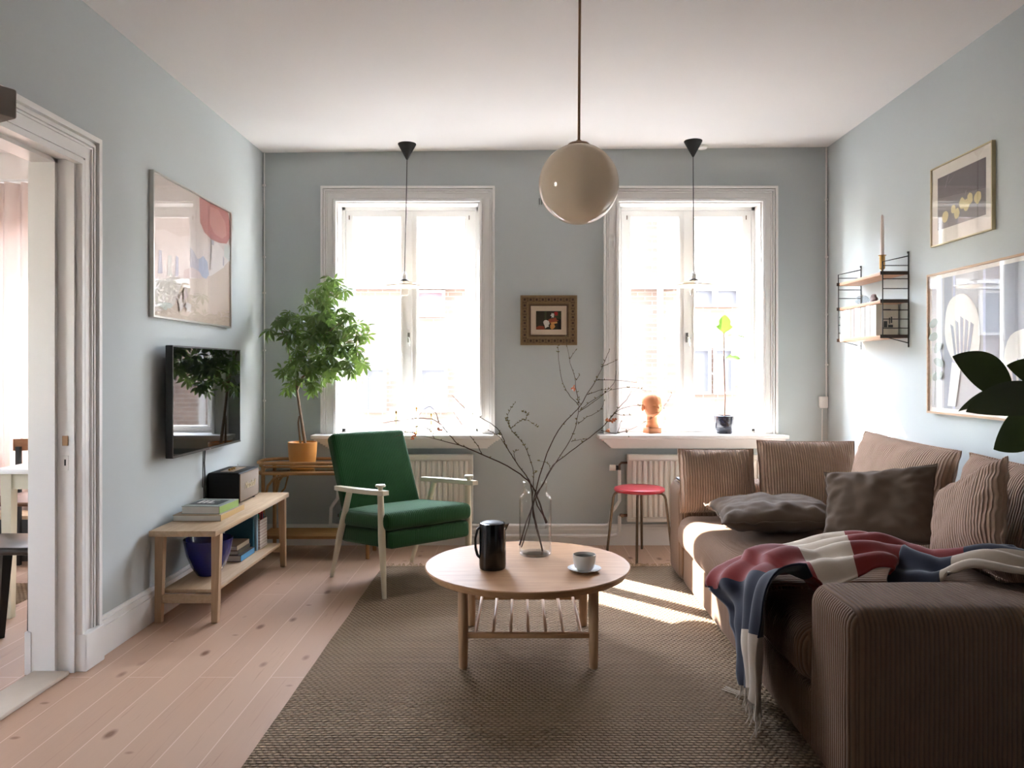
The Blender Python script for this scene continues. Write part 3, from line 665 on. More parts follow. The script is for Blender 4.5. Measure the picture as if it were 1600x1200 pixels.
# ================================================================= ARMCHAIR
ac = thing('armchair', 'green wool armchair with white painted wooden arms and legs by the left window', 'armchair', (-0.71, 4.553, 0.0035), radians(40))
def aprt(name, mb, m, **k): return mb.build(name, m, ac, local=True, **k)
for s in (-1, 1):
    mb = MB(); mb.tube([(s*0.275, -0.305, 0), (s*0.283, -0.295, 0.30), (s*0.287, -0.285, 0.548)], [0.012, 0.021, 0.017], 12); aprt('leg', mb, M_cwhite)
    mb = MB(); mb.tube([(s*0.275, 0.305, 0), (s*0.281, 0.19, 0.26), (s*0.287, 0.06, 0.532)], [0.012, 0.020, 0.017], 12); aprt('leg', mb, M_cwhite)
    mb = MB(); n_ = 14
    pts = [(s*(0.292+0.012*sin(pi*i/n_)), 0.20-0.55*i/n_, 0.535+0.034*i/n_) for i in range(n_+1)]
    for i in range(n_):
        wa, wb = (0.034+0.018*sin(pi*min(1, (j+1)/n_*0.95))**0.7 for j in (i-0.6, i+0.4))
        mb.bar(pts[i], pts[i+1], wa, 0.024, mi=0, w2=wb, h2=0.024)
    arm = aprt('armrest', mb, M_cwhite)
    mb = MB(); mb.lathe([(0.012, 0), (0.014, 0.018), (0.026, 0.020), (0.028, 0.026), (0.024, 0.032), (0, 0.034)], 20, (s*0.290, -0.290, 0.576)); mb.build('knob', M_cwhite, arm, local=True)
tilt = Matrix.Rotation(radians(-5), 4, 'X')
mb = MB(); mb.rbox((-0.262, -0.365, 0.235), (0.262, 0.20, 0.328), 0.022, 3, M=tilt); aprt('seat_base', mb, M_green)
# cushion
mb = MB()
def cush(w_, d, t, n=22, pw=5):
    vs = []; 
    for side in (1, -1):
        for j in range(n+1):
            for i in range(n+1):
                u, v = -1+2*i/n, -1+2*j/n
                hh = t/2*max(0, (1-abs(u)**pw))**0.5*max(0, (1-abs(v)**pw))**0.5
                vs.append((u*w_/2, v*d/2, side*hh))
    N = (n+1)**2; fs = []
    for sd_ in (0, 1):
        for j in range(n):
            for i in range(n):
                a = sd_*N+j*(n+1)+i; f = (a, a+1, a+n+2, a+n+1); fs.append(f if sd_ == 0 else tuple(reversed(f)))
    return vs, fs
bmq = MB(); soft(bmq, (-0.285, -0.375, 0.331), (0.285, 0.19, 0.425), 0.036, 4, 0.004, 5, 0.018); mb.add(bmq.v, bmq.f, 0, tilt); aprt('seat_cushion', mb, M_green)
bk = MB(); p0, p1 = Vector((0, 0.165, 0.33)), Vector((0, 0.395, 0.825)); L = (p1-p0).length
ang = math.atan2(p1.y-p0.y, p1.z-p0.z)
Mb = Matrix.Translation(p0) @ Matrix.Rotation(-ang, 4, 'X')
bk.rbox((-0.252, -0.042, 0), (0.252, 0.046, L), 0.028, 4, M=Mb)
aprt('backrest', bk, M_green)

# ================================================================= RED STOOL
rs = thing('stool', 'small round stool with glossy red seat and thin metal legs beside the sofa', 'stool', (0.775, 5.11, 0.001))
MB().lathe([(0, 0.425), (0.150, 0.425), (0.163, 0.430), (0.166, 0.440), (0.162, 0.449), (0.150, 0.453), (0.08, 0.451), (0, 0.451)], 48, (0.775, 5.11, 0)).build('seat', M_red, rs)
for a in (-103, -13, 77, 167):
    a = radians(a); c_, s_ = cos(a), sin(a)
    mb = MB(); mb.tube([(0.775+c_*0.09, 5.11+s_*0.09, 0.418), (0.775+c_*0.145, 5.11+s_*0.145, 0.416), (0.775+c_*0.162, 5.11+s_*0.162, 0.402), (0.775+c_*0.17, 5.11+s_*0.17, 0.38), (0.775+c_*0.213, 5.11+s_*0.213, 0.001)], 0.0085, 10)
    if -104 < math.degrees(a) < -100 or True: pass
    mb.build('leg', M_chrome, rs)

# ================================================================= SOFA
SX0, SX1 = 0.90, 2.08
sf = thing('sofa', 'large brown corduroy sofa along the right wall', 'sofa', (1.5, 3.45, 0.002))
def seat_uv(co, n):
    if abs(n.y) > max(abs(n.x), abs(n.z)): return (co.x, co.z)
    return (co.y, co.x)
def arm_uv(co, n):
    if abs(n.x) > max(abs(n.y), abs(n.z)): return (co.y, co.z)
    return (co.x, co.y)
MB().rbox((SX0+0.025, 2.47, 0.008), (SX1, 4.45, 0.205), 0.015).build('base', M_cord, sf, uvf=seat_uv)
soft(MB(), (SX0, 4.45, 0.008), (SX1, 4.76, 0.565), 0.055, 4, 0.004).build('arm', M_cord, sf, uvf=arm_uv)
soft(MB(), (SX0, 2.13, 0.008), (SX1, 2.47, 0.562), 0.060, 5, 0.005).build('arm', M_cord, sf, uvf=arm_uv)
soft(MB(), (SX1-0.16, 2.47, 0.21), (SX1, 4.45, 0.60), 0.04, 3).build('back', M_cord, sf, uvf=seat_uv)
soft(MB(), (SX0-0.015, 2.985, 0.207), (SX1-0.165, 4.445, 0.40), 0.075, 5, 0.007, 4, 0.025).build('seat_cushion', M_cord, sf, uvf=seat_uv)
soft(MB(), (SX0-0.015, 2.475, 0.207), (SX1-0.165, 2.980, 0.40), 0.075, 5, 0.007, 4, 0.025).build('seat_cushion', M_cord, sf, uvf=seat_uv)

def pillow(label, mat, w_, h_, t, M, pinch=0.05, wr=0.008, group=None, name='cushion', n=44, ws=6.0, pw=3.2, seed=0, sag=0.0):
    vs = []
    def pt(u, v, side):
        ex = 1-pinch*(1-v*v)*1.0; ey = 1-pinch*(1-u*u)*1.0
        x = u*w_/2*ex; y = v*h_/2*ey
        hh = t/2*max(0, (1-abs(u)**pw))**0.55*max(0, (1-abs(v)**pw))**0.55
        k = Vector((x*ws+seed, y*ws, side*3.0+seed))
        z = side*hh
        damp = max(0, (1-u*u))*max(0, (1-v*v))
        z += side*wr*(noise.noise(k)+0.6*noise.noise(k*2.3))*min(1, 3*damp)
        cr = (1-damp)*wr*1.2*noise.noise(Vector((u*5+seed, v*5, 9)))
        y += sag*(-abs(u)**2)*h_*0.5*max(0, v)
        return (x, y, z+cr)
    for side in (1, -1):
        for j in range(n+1):
            for i in range(n+1): vs.append(pt(-1+2*i/n, -1+2*j/n, side))
    N = (n+1)**2; fs = []
    for sd_ in (0, 1):
        for j in range(n):
            for i in range(n):
                a = sd_*N+j*(n+1)+i; f = (a, a+1, a+n+2, a+n+1); fs.append(f if sd_ == 0 else tuple(reversed(f)))
    mb = MB(); mb.add(vs, fs)
    # seam piping
    ring = [pt(-1+2*i/n, -1, 1) for i in range(n)]+[pt(1, -1+2*i/n, 1) for i in range(n)]+[pt(1-2*i/n, 1, 1) for i in range(n)]+[pt(-1, 1-2*i/n, 1) for i in range(n)]
    mb.tube(ring, 0.004, 6, closed=True)
    o = mb.build(name, mat, None, uvf=lambda co, nn: (co.x, co.y), ang=60)
    o.location = M.to_translation(); o.rotation_euler = M.to_euler(); tag(o, label, 'cushion', group)
    return o
G1 = 'corduroy cushions on the sofa'
pillow('smaller brown corduroy cushion leaning on the far sofa arm next to the red stool', M_cord2, 0.42, 0.35, 0.15, frame_from((1, 0, 0.0), (0.02, 0.20, 1), (1.09, 4.34, 0.604)), 0.03, group=G1, seed=1)
pillow('wide brown corduroy cushion standing in the far corner of the sofa below the window', M_cord2, 0.54, 0.40, 0.16, frame_from((1, -0.02, -0.01), (0.0, 0.20, 1), (1.59, 4.335, 0.626)), 0.03, group=G1, seed=5)
pillow('corduroy back cushion against the right wall below the small wall shelf', M_cord2, 0.88, 0.46, 0.18, frame_from((0.02, -1, -0.02), (0.26, 0, 1), (1.80, 3.755, 0.660)), 0.03, group=G1, seed=9)
pillow('corduroy back cushion against the right wall below the large framed picture', M_cord2, 0.78, 0.44, 0.17, frame_from((0.02, -1, -0.01), (0.26, 0, 1), (1.835, 2.885, 0.655)), 0.03, group=G1, seed=13)
pillow('tilted corduroy cushion leaning in the near corner behind the sofa arm', M_cord2, 0.42, 0.36, 0.12, frame_from((0.10, -0.88, 0.42), (0.32, 0.40, 0.85), (1.650, 2.885, 0.670)), 0.04, group=G1, seed=17)
pillow('dark taupe linen pillow lying flat on the seat in the middle of the sofa', M_linen, 0.60, 0.48, 0.15, frame_from((1, -0.06, 0.02), (0.10, 1, 0.03), (1.25, 3.86, 0.515)), 0.09, 0.014, name='pillow', ws=9, seed=3)
pillow('dark taupe linen pillow propped upright against the back cushions', M_linen, 0.48, 0.36, 0.16, frame_from((0.74, -0.64, 0.16), (0.26, 0.40, 0.80), (1.545, 3.38, 0.630)), 0.09, 0.016, name='pillow', ws=8, seed=8)

# throw -----------------------------------------------------------------
path = [(0.820, 2.74, 0.10, 0.20), (0.826, 2.77, 0.20, 0.25), (0.836, 2.81, 0.32, 0.29), (0.866, 2.86, 0.435, 0.32), (0.95, 2.90, 0.478, 0.32), (1.06, 2.90, 0.50, 0.30), (1.17, 2.88, 0.545, 0.26),
        (1.28, 2.84, 0.570, 0.20), (1.38, 2.78, 0.535, 0.17), (1.45, 2.66, 0.565, 0.15), (1.52, 2.54, 0.615, 0.13), (1.59, 2.44, 0.615, 0.12), (1.69, 2.38, 0.602, 0.10), (1.80, 2.33, 0.592, 0.10)]
def cr(pts, t):
    n = len(pts)-1; i = min(int(t*n), n-1); f = t*n-i
    p0, p1, p2, p3 = (Vector(pts[max(0, min(n, i+k))][:3]) for k in (-1, 0, 1, 2))
    w0, w1 = pts[i][3], pts[i+1][3]
    return 0.5*((2*p1)+(p2-p0)*f+(2*p0-5*p1+4*p2-p3)*f*f+(3*p1-p0-3*p2+p3)*f**3), w0+(w1-w0)*f
def throwfn(u, v):
    c_, w_ = cr(path, v); c2, _ = cr(path, min(1, v+0.01)); c0, _ = cr(path, max(0, v-0.01))
    d = (c2-c0).normalized()
    side = Vector((0.12, 1, 0)) if v < 0.55 else Vector((0.12+1.6*(v-0.55), 1-0.7*(v-0.55), 0))
    side = (side-d*side.dot(d)).normalized(); nrm = side.cross(d).normalized()
    if nrm.z < 0 and v > 0.3: nrm = -nrm
    if v <= 0.3 and nrm.x > 0: nrm = -nrm
    s_ = (u-0.5)*2
    amp = 0.022 if v < 0.3 else 0.026
    amp *= 1.3
    fold = amp*(0.55+0.45*sin(s_*11.5+v*7+1.2*noise.noise(Vector((v*4, s_, 0)))))+0.012*noise.noise(Vector((s_*3, v*14, 2)))
    if v > 0.3: fold += 0.035*max(0, sin(v*23+s_*1.5))*(1-s_*s_)*(1 if v < 0.8 else 0.2)
    skew = 0.05*sin(v*6)
    p = c_+side*(s_*w_+skew*0.5)+nrm*fold
    if v < 0.22: p += Vector((0, 0, -0.10*max(0, -s_-0.1)*(0.22-v)/0.22))
    # drop off the sides towards the seat
    if v > 0.25: p.z -= 0.035*abs(s_)**2
    # keep above seat / arm
    if p.x > SX0+0.02 and p.y > 2.49: p.z = max(p.z, 0.437)
    if p.x > SX0+0.02 and p.y <= 2.49: p.z = max(p.z, 0.574)
    return p
def tcol(i, j):
    u = i/56; v = j/150
    a = (j//2*2/150)*8.2; k = int(a)
    seq_l = [2, 2, 0, 1, 0, 0, 2, 1, 1]; seq_r = [1, 2, 0, 1, 0, 2, 1, 2, 1]
    return (seq_l if u > 0.52 else seq_r)[min(k, 8)]
th = thing('throw_blanket', 'red, navy and beige checked wool throw draped over sofa seat and near arm', 'blanket', (1.1, 2.86, 0.44))
mb = MB(); mb.grid(throwfn, 56, 150, mif=tcol); tb = mb.build('cloth', [M_tred, M_tbei, M_tnav], th, ang=80)
md = tb.modifiers.new('thickness', 'SOLIDIFY'); md.thickness = 0.006; md.offset = 1
fr = MB()
for i in range(34):
    p = throwfn(i/33, 0); L = random.uniform(0.07, 0.10); zz = max(0.013, p.z-L)
    fr.tube([p+Vector((0,0,0.01)), p+Vector((random.uniform(-.006,.004), random.uniform(-.006,.006), (zz-p.z)*0.5)), Vector((p.x+random.uniform(-.02,.006), p.y+random.uniform(-.015,.015), zz))], [0.0026, 0.0022, 0.0016], 5)
for i in range(26):
    p = throwfn(i/25, 1); L = random.uniform(0.06, 0.09)
    fr.tube([p, p+Vector((L*0.5, random.uniform(-.01,.01), 0.004)), p+Vector((L, -0.02+random.uniform(-.015,.015), -0.004))], [0.0026, 0.0022, 0.0016], 5)
for k in range(3):
    fr.tube([(0.84, 2.87+k*0.012, 0.02), (0.80, 2.90+k*0.02, 0.016), (0.76+0.01*k, 2.95+k*0.012, 0.014)], 0.0022, 5)
fr.build('fringe', M_tbei, th)['kind'] = 'stuff'
ph = MB(); ph.rbox((0.925, 4.50, 0.570), (0.995, 4.66, 0.582), 0.004); tag(ph.build('remote_control', M_black, None), 'flat dark remote lying on the far sofa arm', 'remote control')

# ================================================================= TV BENCH
bt = thing('tv_bench', 'pale wooden two-tier bench against the left wall under the television', 'bench', (-1.625, 4.31, 0.001))
BX0, BX1, BY0, BY1 = -1.775, -1.455, 3.72, 4.90
MB().rbox((BX0, BY0, 0.424), (BX1, BY1, 0.452), 0.004).build('top', M_birch, bt)
MB().rbox((BX0+0.03, BY0+0.08, 0.134), (BX1-0.03, BY1-0.08, 0.152), 0.003).build('shelf', M_birch, bt)
for (x, xb) in ((BX0+0.025, BX0+0.005), (BX1-0.022, BX1-0.035)):
    for (y, yb) in ((BY0+0.075, BY0+0.055), (BY1-0.075, BY1-0.045)):
        xx = x if x > -1.6 else BX0+0.025
        mb = MB(); mb.bar((xx, yb, 0.0), (xx, y, 0.4235), 0.030, 0.030, up=(0,1,0), w2=0.042, h2=0.036); mb.build('leg', M_birchz, bt, smooth=False)
for y in (BY0+0.062, BY1-0.062): MB().rbox((BX0+0.042, y-0.011, 0.092), (BX1-0.04, y+0.011, 0.1335), 0.002).build('cross_rail', M_birch, bt)
# speaker
spx = thing('speaker', 'black retro speaker with beige grille and small knobs on the bench', 'speaker', (-1.69, 4.60, 0.452))
s0, s1 = (-1.785, 4.436, 0.461), (-1.600, 4.766, 0.634)
MB().rbox(s0, s1, 0.012, 3).build('cabinet', varied('black_vinyl', (12,12,12), 0.6, spec=0.25), spx)
mg, ng, bg_ = base('woven_grille', (140,124,108), 0.8); tcg = ng.new('ShaderNodeTexCoord').outputs['Object']
ck = ng.new('ShaderNodeTexChecker'); ck.inputs['Scale'].default_value = 190; ng.link(tcg, ck.inputs[0]); ck.inputs[1].default_value = (*lin((168,150,132)), 1); ck.inputs[2].default_value = (*lin((98,84,72)), 1); ng.link(ck.outputs[0], bg_.inputs['Base Color'])
MB().rbox((s1[0]-0.002, s0[1]+0.010, s0[2]+0.010), (s1[0]+0.002, s1[1]-0.010, s1[2]-0.010), 0.002).build('grille', mg, spx)
pb = MB(); xg = s1[0]+0.0025
for (ya, za, yb, zb) in ((s0[1]+0.008, s0[2]+0.008, s1[1]-0.008, s0[2]+0.011), (s0[1]+0.008, s1[2]-0.011, s1[1]-0.008, s1[2]-0.008), (s0[1]+0.008, s0[2]+0.008, s0[1]+0.011, s1[2]-0.008), (s1[1]-0.011, s0[2]+0.008, s1[1]-0.008, s1[2]-0.008)):
    pb.box((xg-0.003, ya, za), (xg+0.0005, yb, zb))
pb.build('piping', M_brassrod, spx, smooth=False)
tcu = bpy.data.curves.new('logo_text', 'FONT'); tcu.body = 'Marshall'; tcu.size = 0.052; tcu.shear = 0.35; tcu.extrude = 0.0012; tcu.align_x = 'CENTER'; tcu.align_y = 'CENTER'
tob = bpy.data.objects.new('logo_text', tcu); C.objects.link(tob); bpy.context.view_layer.update()
tme = bpy.data.meshes.new_from_object(tob.evaluated_get(bpy.context.evaluated_depsgraph_get())); bpy.data.objects.remove(tob)
Mt = Matrix(((0,0,1,s1[0]+0.0045),(1,0,0,4.60),(0,1,0,0.548),(0,0,0,1)))
lm = MB(); lm.add([v.co.copy() for v in tme.vertices], [list(p.vertices) for p in tme.polygons], 0, Mt)
lm.build('logo', colm('logo_cream', (216,196,160)), spx, smooth=False)
pl = MB(); pl.rbox((-1.73, 4.49, 0.6335), (-1.655, 4.71, 0.6352), 0.001); pl.build('control_panel', M_brassrod, spx, smooth=False)
for k in range(3):
    mb = MB(); mb.lathe([(0.008, 0), (0.008, 0.011), (0.0055, 0.012), (0, 0.012)], 14, (-1.692, 4.535+k*0.035, 0.6353)); mb.build('knob', M_brass, spx)
mb = MB(); mb.tube([(-1.692, 4.66, 0.6353), (-1.692, 4.668, 0.658)], 0.0025, 8); mb.build('toggle', M_steel, spx)
for yy in (4.46, 4.72): MB().rbox((-1.77, yy, 0.4525), (-1.615, yy+0.02, 0.4609), 0.001).build('foot', M_black, spx, smooth=False)

def book(label, lo, hi, cover, spine='x+', group=None, pages=True, art=None, spine_mat=None, rz=0, name='book'):
    """a closed book: cover boards and a page block; spine names the side the spine is on"""
    (x0,y0,z0),(x1,y1,z1) = lo, hi
    cxx, cyy = (x0+x1)/2, (y0+y1)/2
    t = thing(name, label, 'book', (cxx, cyy, z0), rz, group)
    dims = (x1-x0, y1-y0, z1-z0); ax = dims.index(min(dims)); cv = 0.0025
    a = [-dims[0]/2, -dims[1]/2, 0.0]; b_ = [dims[0]/2, dims[1]/2, dims[2]]
    cb = MB()
    for side in (0, 1):
        lo_, hi_ = list(a), list(b_)
        if side == 0: hi_[ax] = a[ax]+cv
        else: lo_[ax] = b_[ax]-cv
        cb.box(lo_, hi_)
    sax = 'xyz'.index(spine[0]); lo_, hi_ = list(a), list(b_); 
    if spine[1] == '+': lo_[sax] = b_[sax]-cv
    else: hi_[sax] = a[sax]+cv
    lo_[ax] += cv; hi_[ax] -= cv
    cb.box(lo_, hi_, 1)
    cb.build('cover', [cover, spine_mat or cover], t, local=True, smooth=False)
    lo_, hi_ = list(a), list(b_); lo_[ax] += cv; hi_[ax] -= cv
    for k in range(3):
        if k == ax: continue
        lo_[k] += 0.003; hi_[k] -= 0.003
    if spine[1] == '+': hi_[sax] = b_[sax]-cv
    else: lo_[sax] = a[sax]+cv
    MB().box(lo_, hi_).build('pages', M_white, t, local=True, smooth=False)
    if art:
        m2 = MB()
        for (q0, q1, mi) in art[0]: m2.box(q0, q1, mi)
        m2.build('cover_print', art[1], t, local=True, smooth=False)
    return t
M_gspine = colm('lime_spine', (150,176,96)); M_gcov = colm('grey_green_cover', (150,158,148)); M_dk = colm('charcoal_print', (56,60,60))
book('wide flat tan book at the bottom of the pair on the bench top', (-1.765, 3.955, 0.4525), (-1.520, 4.29, 0.484), colm('tan_cover', (182,158,128)), 'x+', spine_mat=colm('ochre_spine', (190,156,98)))
book('grey book with lime green spine on top of the tan book', (-1.730, 3.985, 0.4845), (-1.530, 4.22, 0.524), M_gcov, 'x+', spine_mat=M_gspine, rz=radians(-3),
     art=([((-0.085, -0.07, 0.0402), (0.07, 0.075, 0.0408), 0), ((-0.06, -0.03, 0.0409), (-0.045, 0.04, 0.0413), 1), ((-0.035, -0.03, 0.0409), (-0.02, 0.04, 0.0413), 1), ((-0.01, -0.03, 0.0409), (0.005, 0.04, 0.0413), 1), ((0.0, -0.03, 0.0409), (0.03, -0.015, 0.0413), 1), ((-0.06, 0.045, 0.0409), (0.03, 0.052, 0.0413), 1)], [M_dk, M_white]))
bl = MB(); bl.lathe([(0, 0.0), (0.045, 0.0), (0.055, 0.004), (0.085, 0.05), (0.108, 0.11), (0.120, 0.175), (0.1225, 0.190), (0.1205, 0.191), (0.117, 0.175), (0.104, 0.11), (0.080, 0.052), (0.05, 0.010), (0, 0.007)], 56, (-1.630, 4.07, 0.1525))
tag(bl.build('bowl', varied('cobalt_blue_glaze', (22,32,120), 0.12, var=0.1, coat=0.5), None), 'deep cobalt blue bowl on the lower shelf of the bench', 'bowl')
G2 = 'books on the lower shelf of the bench'
book('sky blue spined book at the bottom of the stack on the lower shelf', (-1.735, 4.34, 0.1525), (-1.556, 4.56, 0.188), colm('dark_cover', (58,52,50)), 'x+', G2, spine_mat=colm('sky_blue', (84,160,206)))
book('grey and plum book in the middle of the stack on the lower shelf', (-1.74, 4.35, 0.1885), (-1.575, 4.54, 0.212), colm('plum_cover', (78,64,66)), 'x+', G2, spine_mat=colm('olive_spine', (88,84,62)))
book('brown book topmost of the stack on the lower shelf', (-1.735, 4.345, 0.2125), (-1.58, 4.54, 0.240), colm('brown_cover', (124,100,74)), 'x+', G2, spine_mat=colm('cream_spine', (182,166,138)))
book('large dark teal book standing behind the stack on the lower shelf', (-1.735, 4.575, 0.1525), (-1.57, 4.60, 0.352), colm('teal_cover', (24,80,100)), 'x+', G2)
book('pale blue book standing between teal book and magazine file', (-1.735, 4.604, 0.1525), (-1.558, 4.626, 0.368), colm('pale_blue_cover', (152,186,204)), 'x+', G2)
book('thin pink spined book standing next to the magazine file', (-1.735, 4.630, 0.1525), (-1.562, 4.642, 0.345), colm('pink_cover', (198,160,164)), 'x+', G2)
mf = thing('magazine_file', 'white patterned magazine file at the far end of the lower shelf', 'magazine file', (-1.64, 4.71, 0.1525))
mmf, nmf, bmf = base('patterned_card', (226,216,204), 0.7); tcm = nmf.new('ShaderNodeTexCoord').outputs['Object']
ckm = nmf.new('ShaderNodeTexBrick'); ckm.inputs['Scale'].default_value = 1; ckm.inputs['Brick Width'].default_value = 0.018; ckm.inputs['Row Height'].default_value = 0.03; ckm.inputs['Mortar Size'].default_value = 0.002
nmf.link(nmf.mapping(tcm, (1,1,1), (pi/2, 0, pi/2)), ckm.inputs[0]); ckm.inputs[1].default_value = (*lin((232,222,212)), 1); ckm.inputs[2].default_value = (*lin((222,210,198)), 1); ckm.inputs[3].default_value = (*lin((190,160,150)), 1); nmf.link(ckm.outputs[0], bmf.inputs[0])
mb = MB(); X0, X1, Y0, Y1, Z0 = -1.735, -1.553, 4.648, 4.775, 0.153
mb.box((X1-0.003, Y0, Z0), (X1, Y1, Z0+0.17)); mb.box((X0, Y0, Z0), (X1-0.003, Y0+0.003, Z0+0.18)); mb.box((X0, Y1-0.003, Z0), (X1-0.003, Y1, Z0+0.18)); mb.box((X0, Y0+0.003, Z0), (X0+0.003, Y1-0.003, Z0+0.21)); mb.box((X0+0.003, Y0+0.003, Z0), (X1-0.003, Y1-0.003, Z0+0.003))
mb.build('box', mmf, mf, smooth=False)
for k, (c_, h_) in enumerate((((30,150,120), 0.205), ((200,60,66), 0.212), ((40,42,60), 0.2), ((206,70,84), 0.215), ((60,120,160), 0.195))):
    q = MB().box((X0+0.008, Y0+0.010+k*0.022, Z0+0.0035), (X1-0.012, Y0+0.022+k*0.022, Z0+h_)).build('magazine', colm('magazine_%d' % k, c_), None, smooth=False)
    tag(q, ['teal', 'bright red', 'dark navy', 'rose', 'mid blue'][k]+' magazine standing in the white patterned magazine file', 'magazine', 'magazines in the file')

# ================================================================= TELEVISION
tv = thing('television', 'flat black television mounted on the left wall above the bench', 'television', (-1.75, 4.31, 0.785))
y0, y1, z0, z1 = 3.845, 4.775, 0.782, 1.342
MB().rbox((-1.752, y0, z0), (-1.716, y1, z1), 0.004).rbox((-1.785, y0+0.12, z0+0.06), (-1.7525, y1-0.12, z1-0.10), 0.006).build('casing', M_black, tv)
MB().box((-1.7159, y0+0.008, z0+0.014), (-1.7145, y1-0.008, z1-0.008)).build('screen', varied('tv_screen', (6,6,8), 0.03, var=0.02, coat=0.3), tv, smooth=False)
MB().rbox((-1.799, 4.2, 0.95), (-1.7855, 4.42, 1.2), 0.002).build('wall_mount', M_black, tv)
fb_ = MB(); fb_.box((-1.7158, y0, z0), (-1.7142, y1, z0+0.010)); fb_.box((-1.7158, y0, z0), (-1.7142, y0+0.004, z1)); fb_.box((-1.7158, y0, z1-0.004), (-1.7142, y1, z1)); fb_.build('bezel', varied('grey_metal', (92,90,88), 0.35, 0.8), tv, smooth=False)
lg = MB().box((-1.7141, 4.30, z0+0.002), (-1.7136, 4.315, z0+0.007)).build('indicator', M_steel, tv, smooth=False)
cb = MB(); cb.tube([(-1.760, 4.36, 0.86), (-1.765, 4.36, 0.76), (-1.772, 4.37, 0.70), (-1.775, 4.385, 0.62), (-1.787, 4.40, 0.55), (-1.79, 4.41, 0.42)], 0.004, 8); cb.tube([(-1.764, 4.348, 0.86), (-1.769, 4.346, 0.75), (-1.777, 4.362, 0.66), (-1.79, 4.39, 0.56)], 0.003, 8); cb.build('power_cable', M_black, tv)

# ================================================================= PICTURES
def flat(mb, axis, off, pts, mi):
    """polygon given in (a, z); axis L: on left wall facing +x, R: on right wall facing -x, B: back wall facing -y"""
    if axis == 'B': mb.poly([(a, off, z) for a, z in pts], mi)
    else: mb.poly([(off, a, z) for a, z in pts], mi)
def picframe(name, label, axis, wall, a0, a1, z0, z1, fw, fd, fmat, artf, mats, glass=True):
    sgn = {'L': 1, 'R': -1, 'B': -1}[axis]
    loc = ((a0+a1)/2, wall, z0) if axis == 'B' else (wall, (a0+a1)/2, z0)
    t = thing(name, label, 'picture', loc)
    def bx(mb, a, d0, z, b_, d1, zz, mi=0):
        d0, d1 = wall+sgn*d0, wall+sgn*d1
        lo, hi = (min(d0, d1), max(d0, d1))
        if axis == 'B': mb.box((a, lo, z), (b_, hi, zz), mi)
        else: mb.box((lo, a, z), (hi, b_, zz), mi)
    f = MB(); bx(f, a0, 0.002, z0, a0+fw, fd, z1); bx(f, a1-fw, 0.002, z0, a1, fd, z1); bx(f, a0+fw, 0.002, z0, a1-fw, fd, z0+fw); bx(f, a0+fw, 0.002, z1-fw, a1-fw, fd, z1)
    f.build('frame', fmat, t, smooth=False)
    d = MB(); bx(d, a0+fw, 0.003, z0+fw, a1-fw, fd*0.55, z1-fw, 0)
    base_off = wall+sgn*(fd*0.55)
    artf(d, axis, base_off, sgn, a0+fw, a1-fw, z0+fw, z1-fw)
    d.build('artwork', mats, t, smooth=False)
    if glass:
        g = MB(); bx(g, a0+fw, fd*0.80, z0+fw, a1-fw, fd*0.88, z1-fw); g.build('glass', M_pic, t, smooth=False)
    return t, bx
def blob(ca, cz, ra, rz, n=22, j=0.15, seed=0, rot=0):
    out = []
    for k in range(n):
        a = 2*pi*k/n; r = 1+j*noise.noise(Vector((cos(a)*1.7+seed, sin(a)*1.7, seed*2.1)))*2
        x, z = cos(a)*ra*r, sin(a)*rz*r
        out.append((ca+x*cos(rot)-z*sin(rot), cz+x*sin(rot)+z*cos(rot)))
    return out
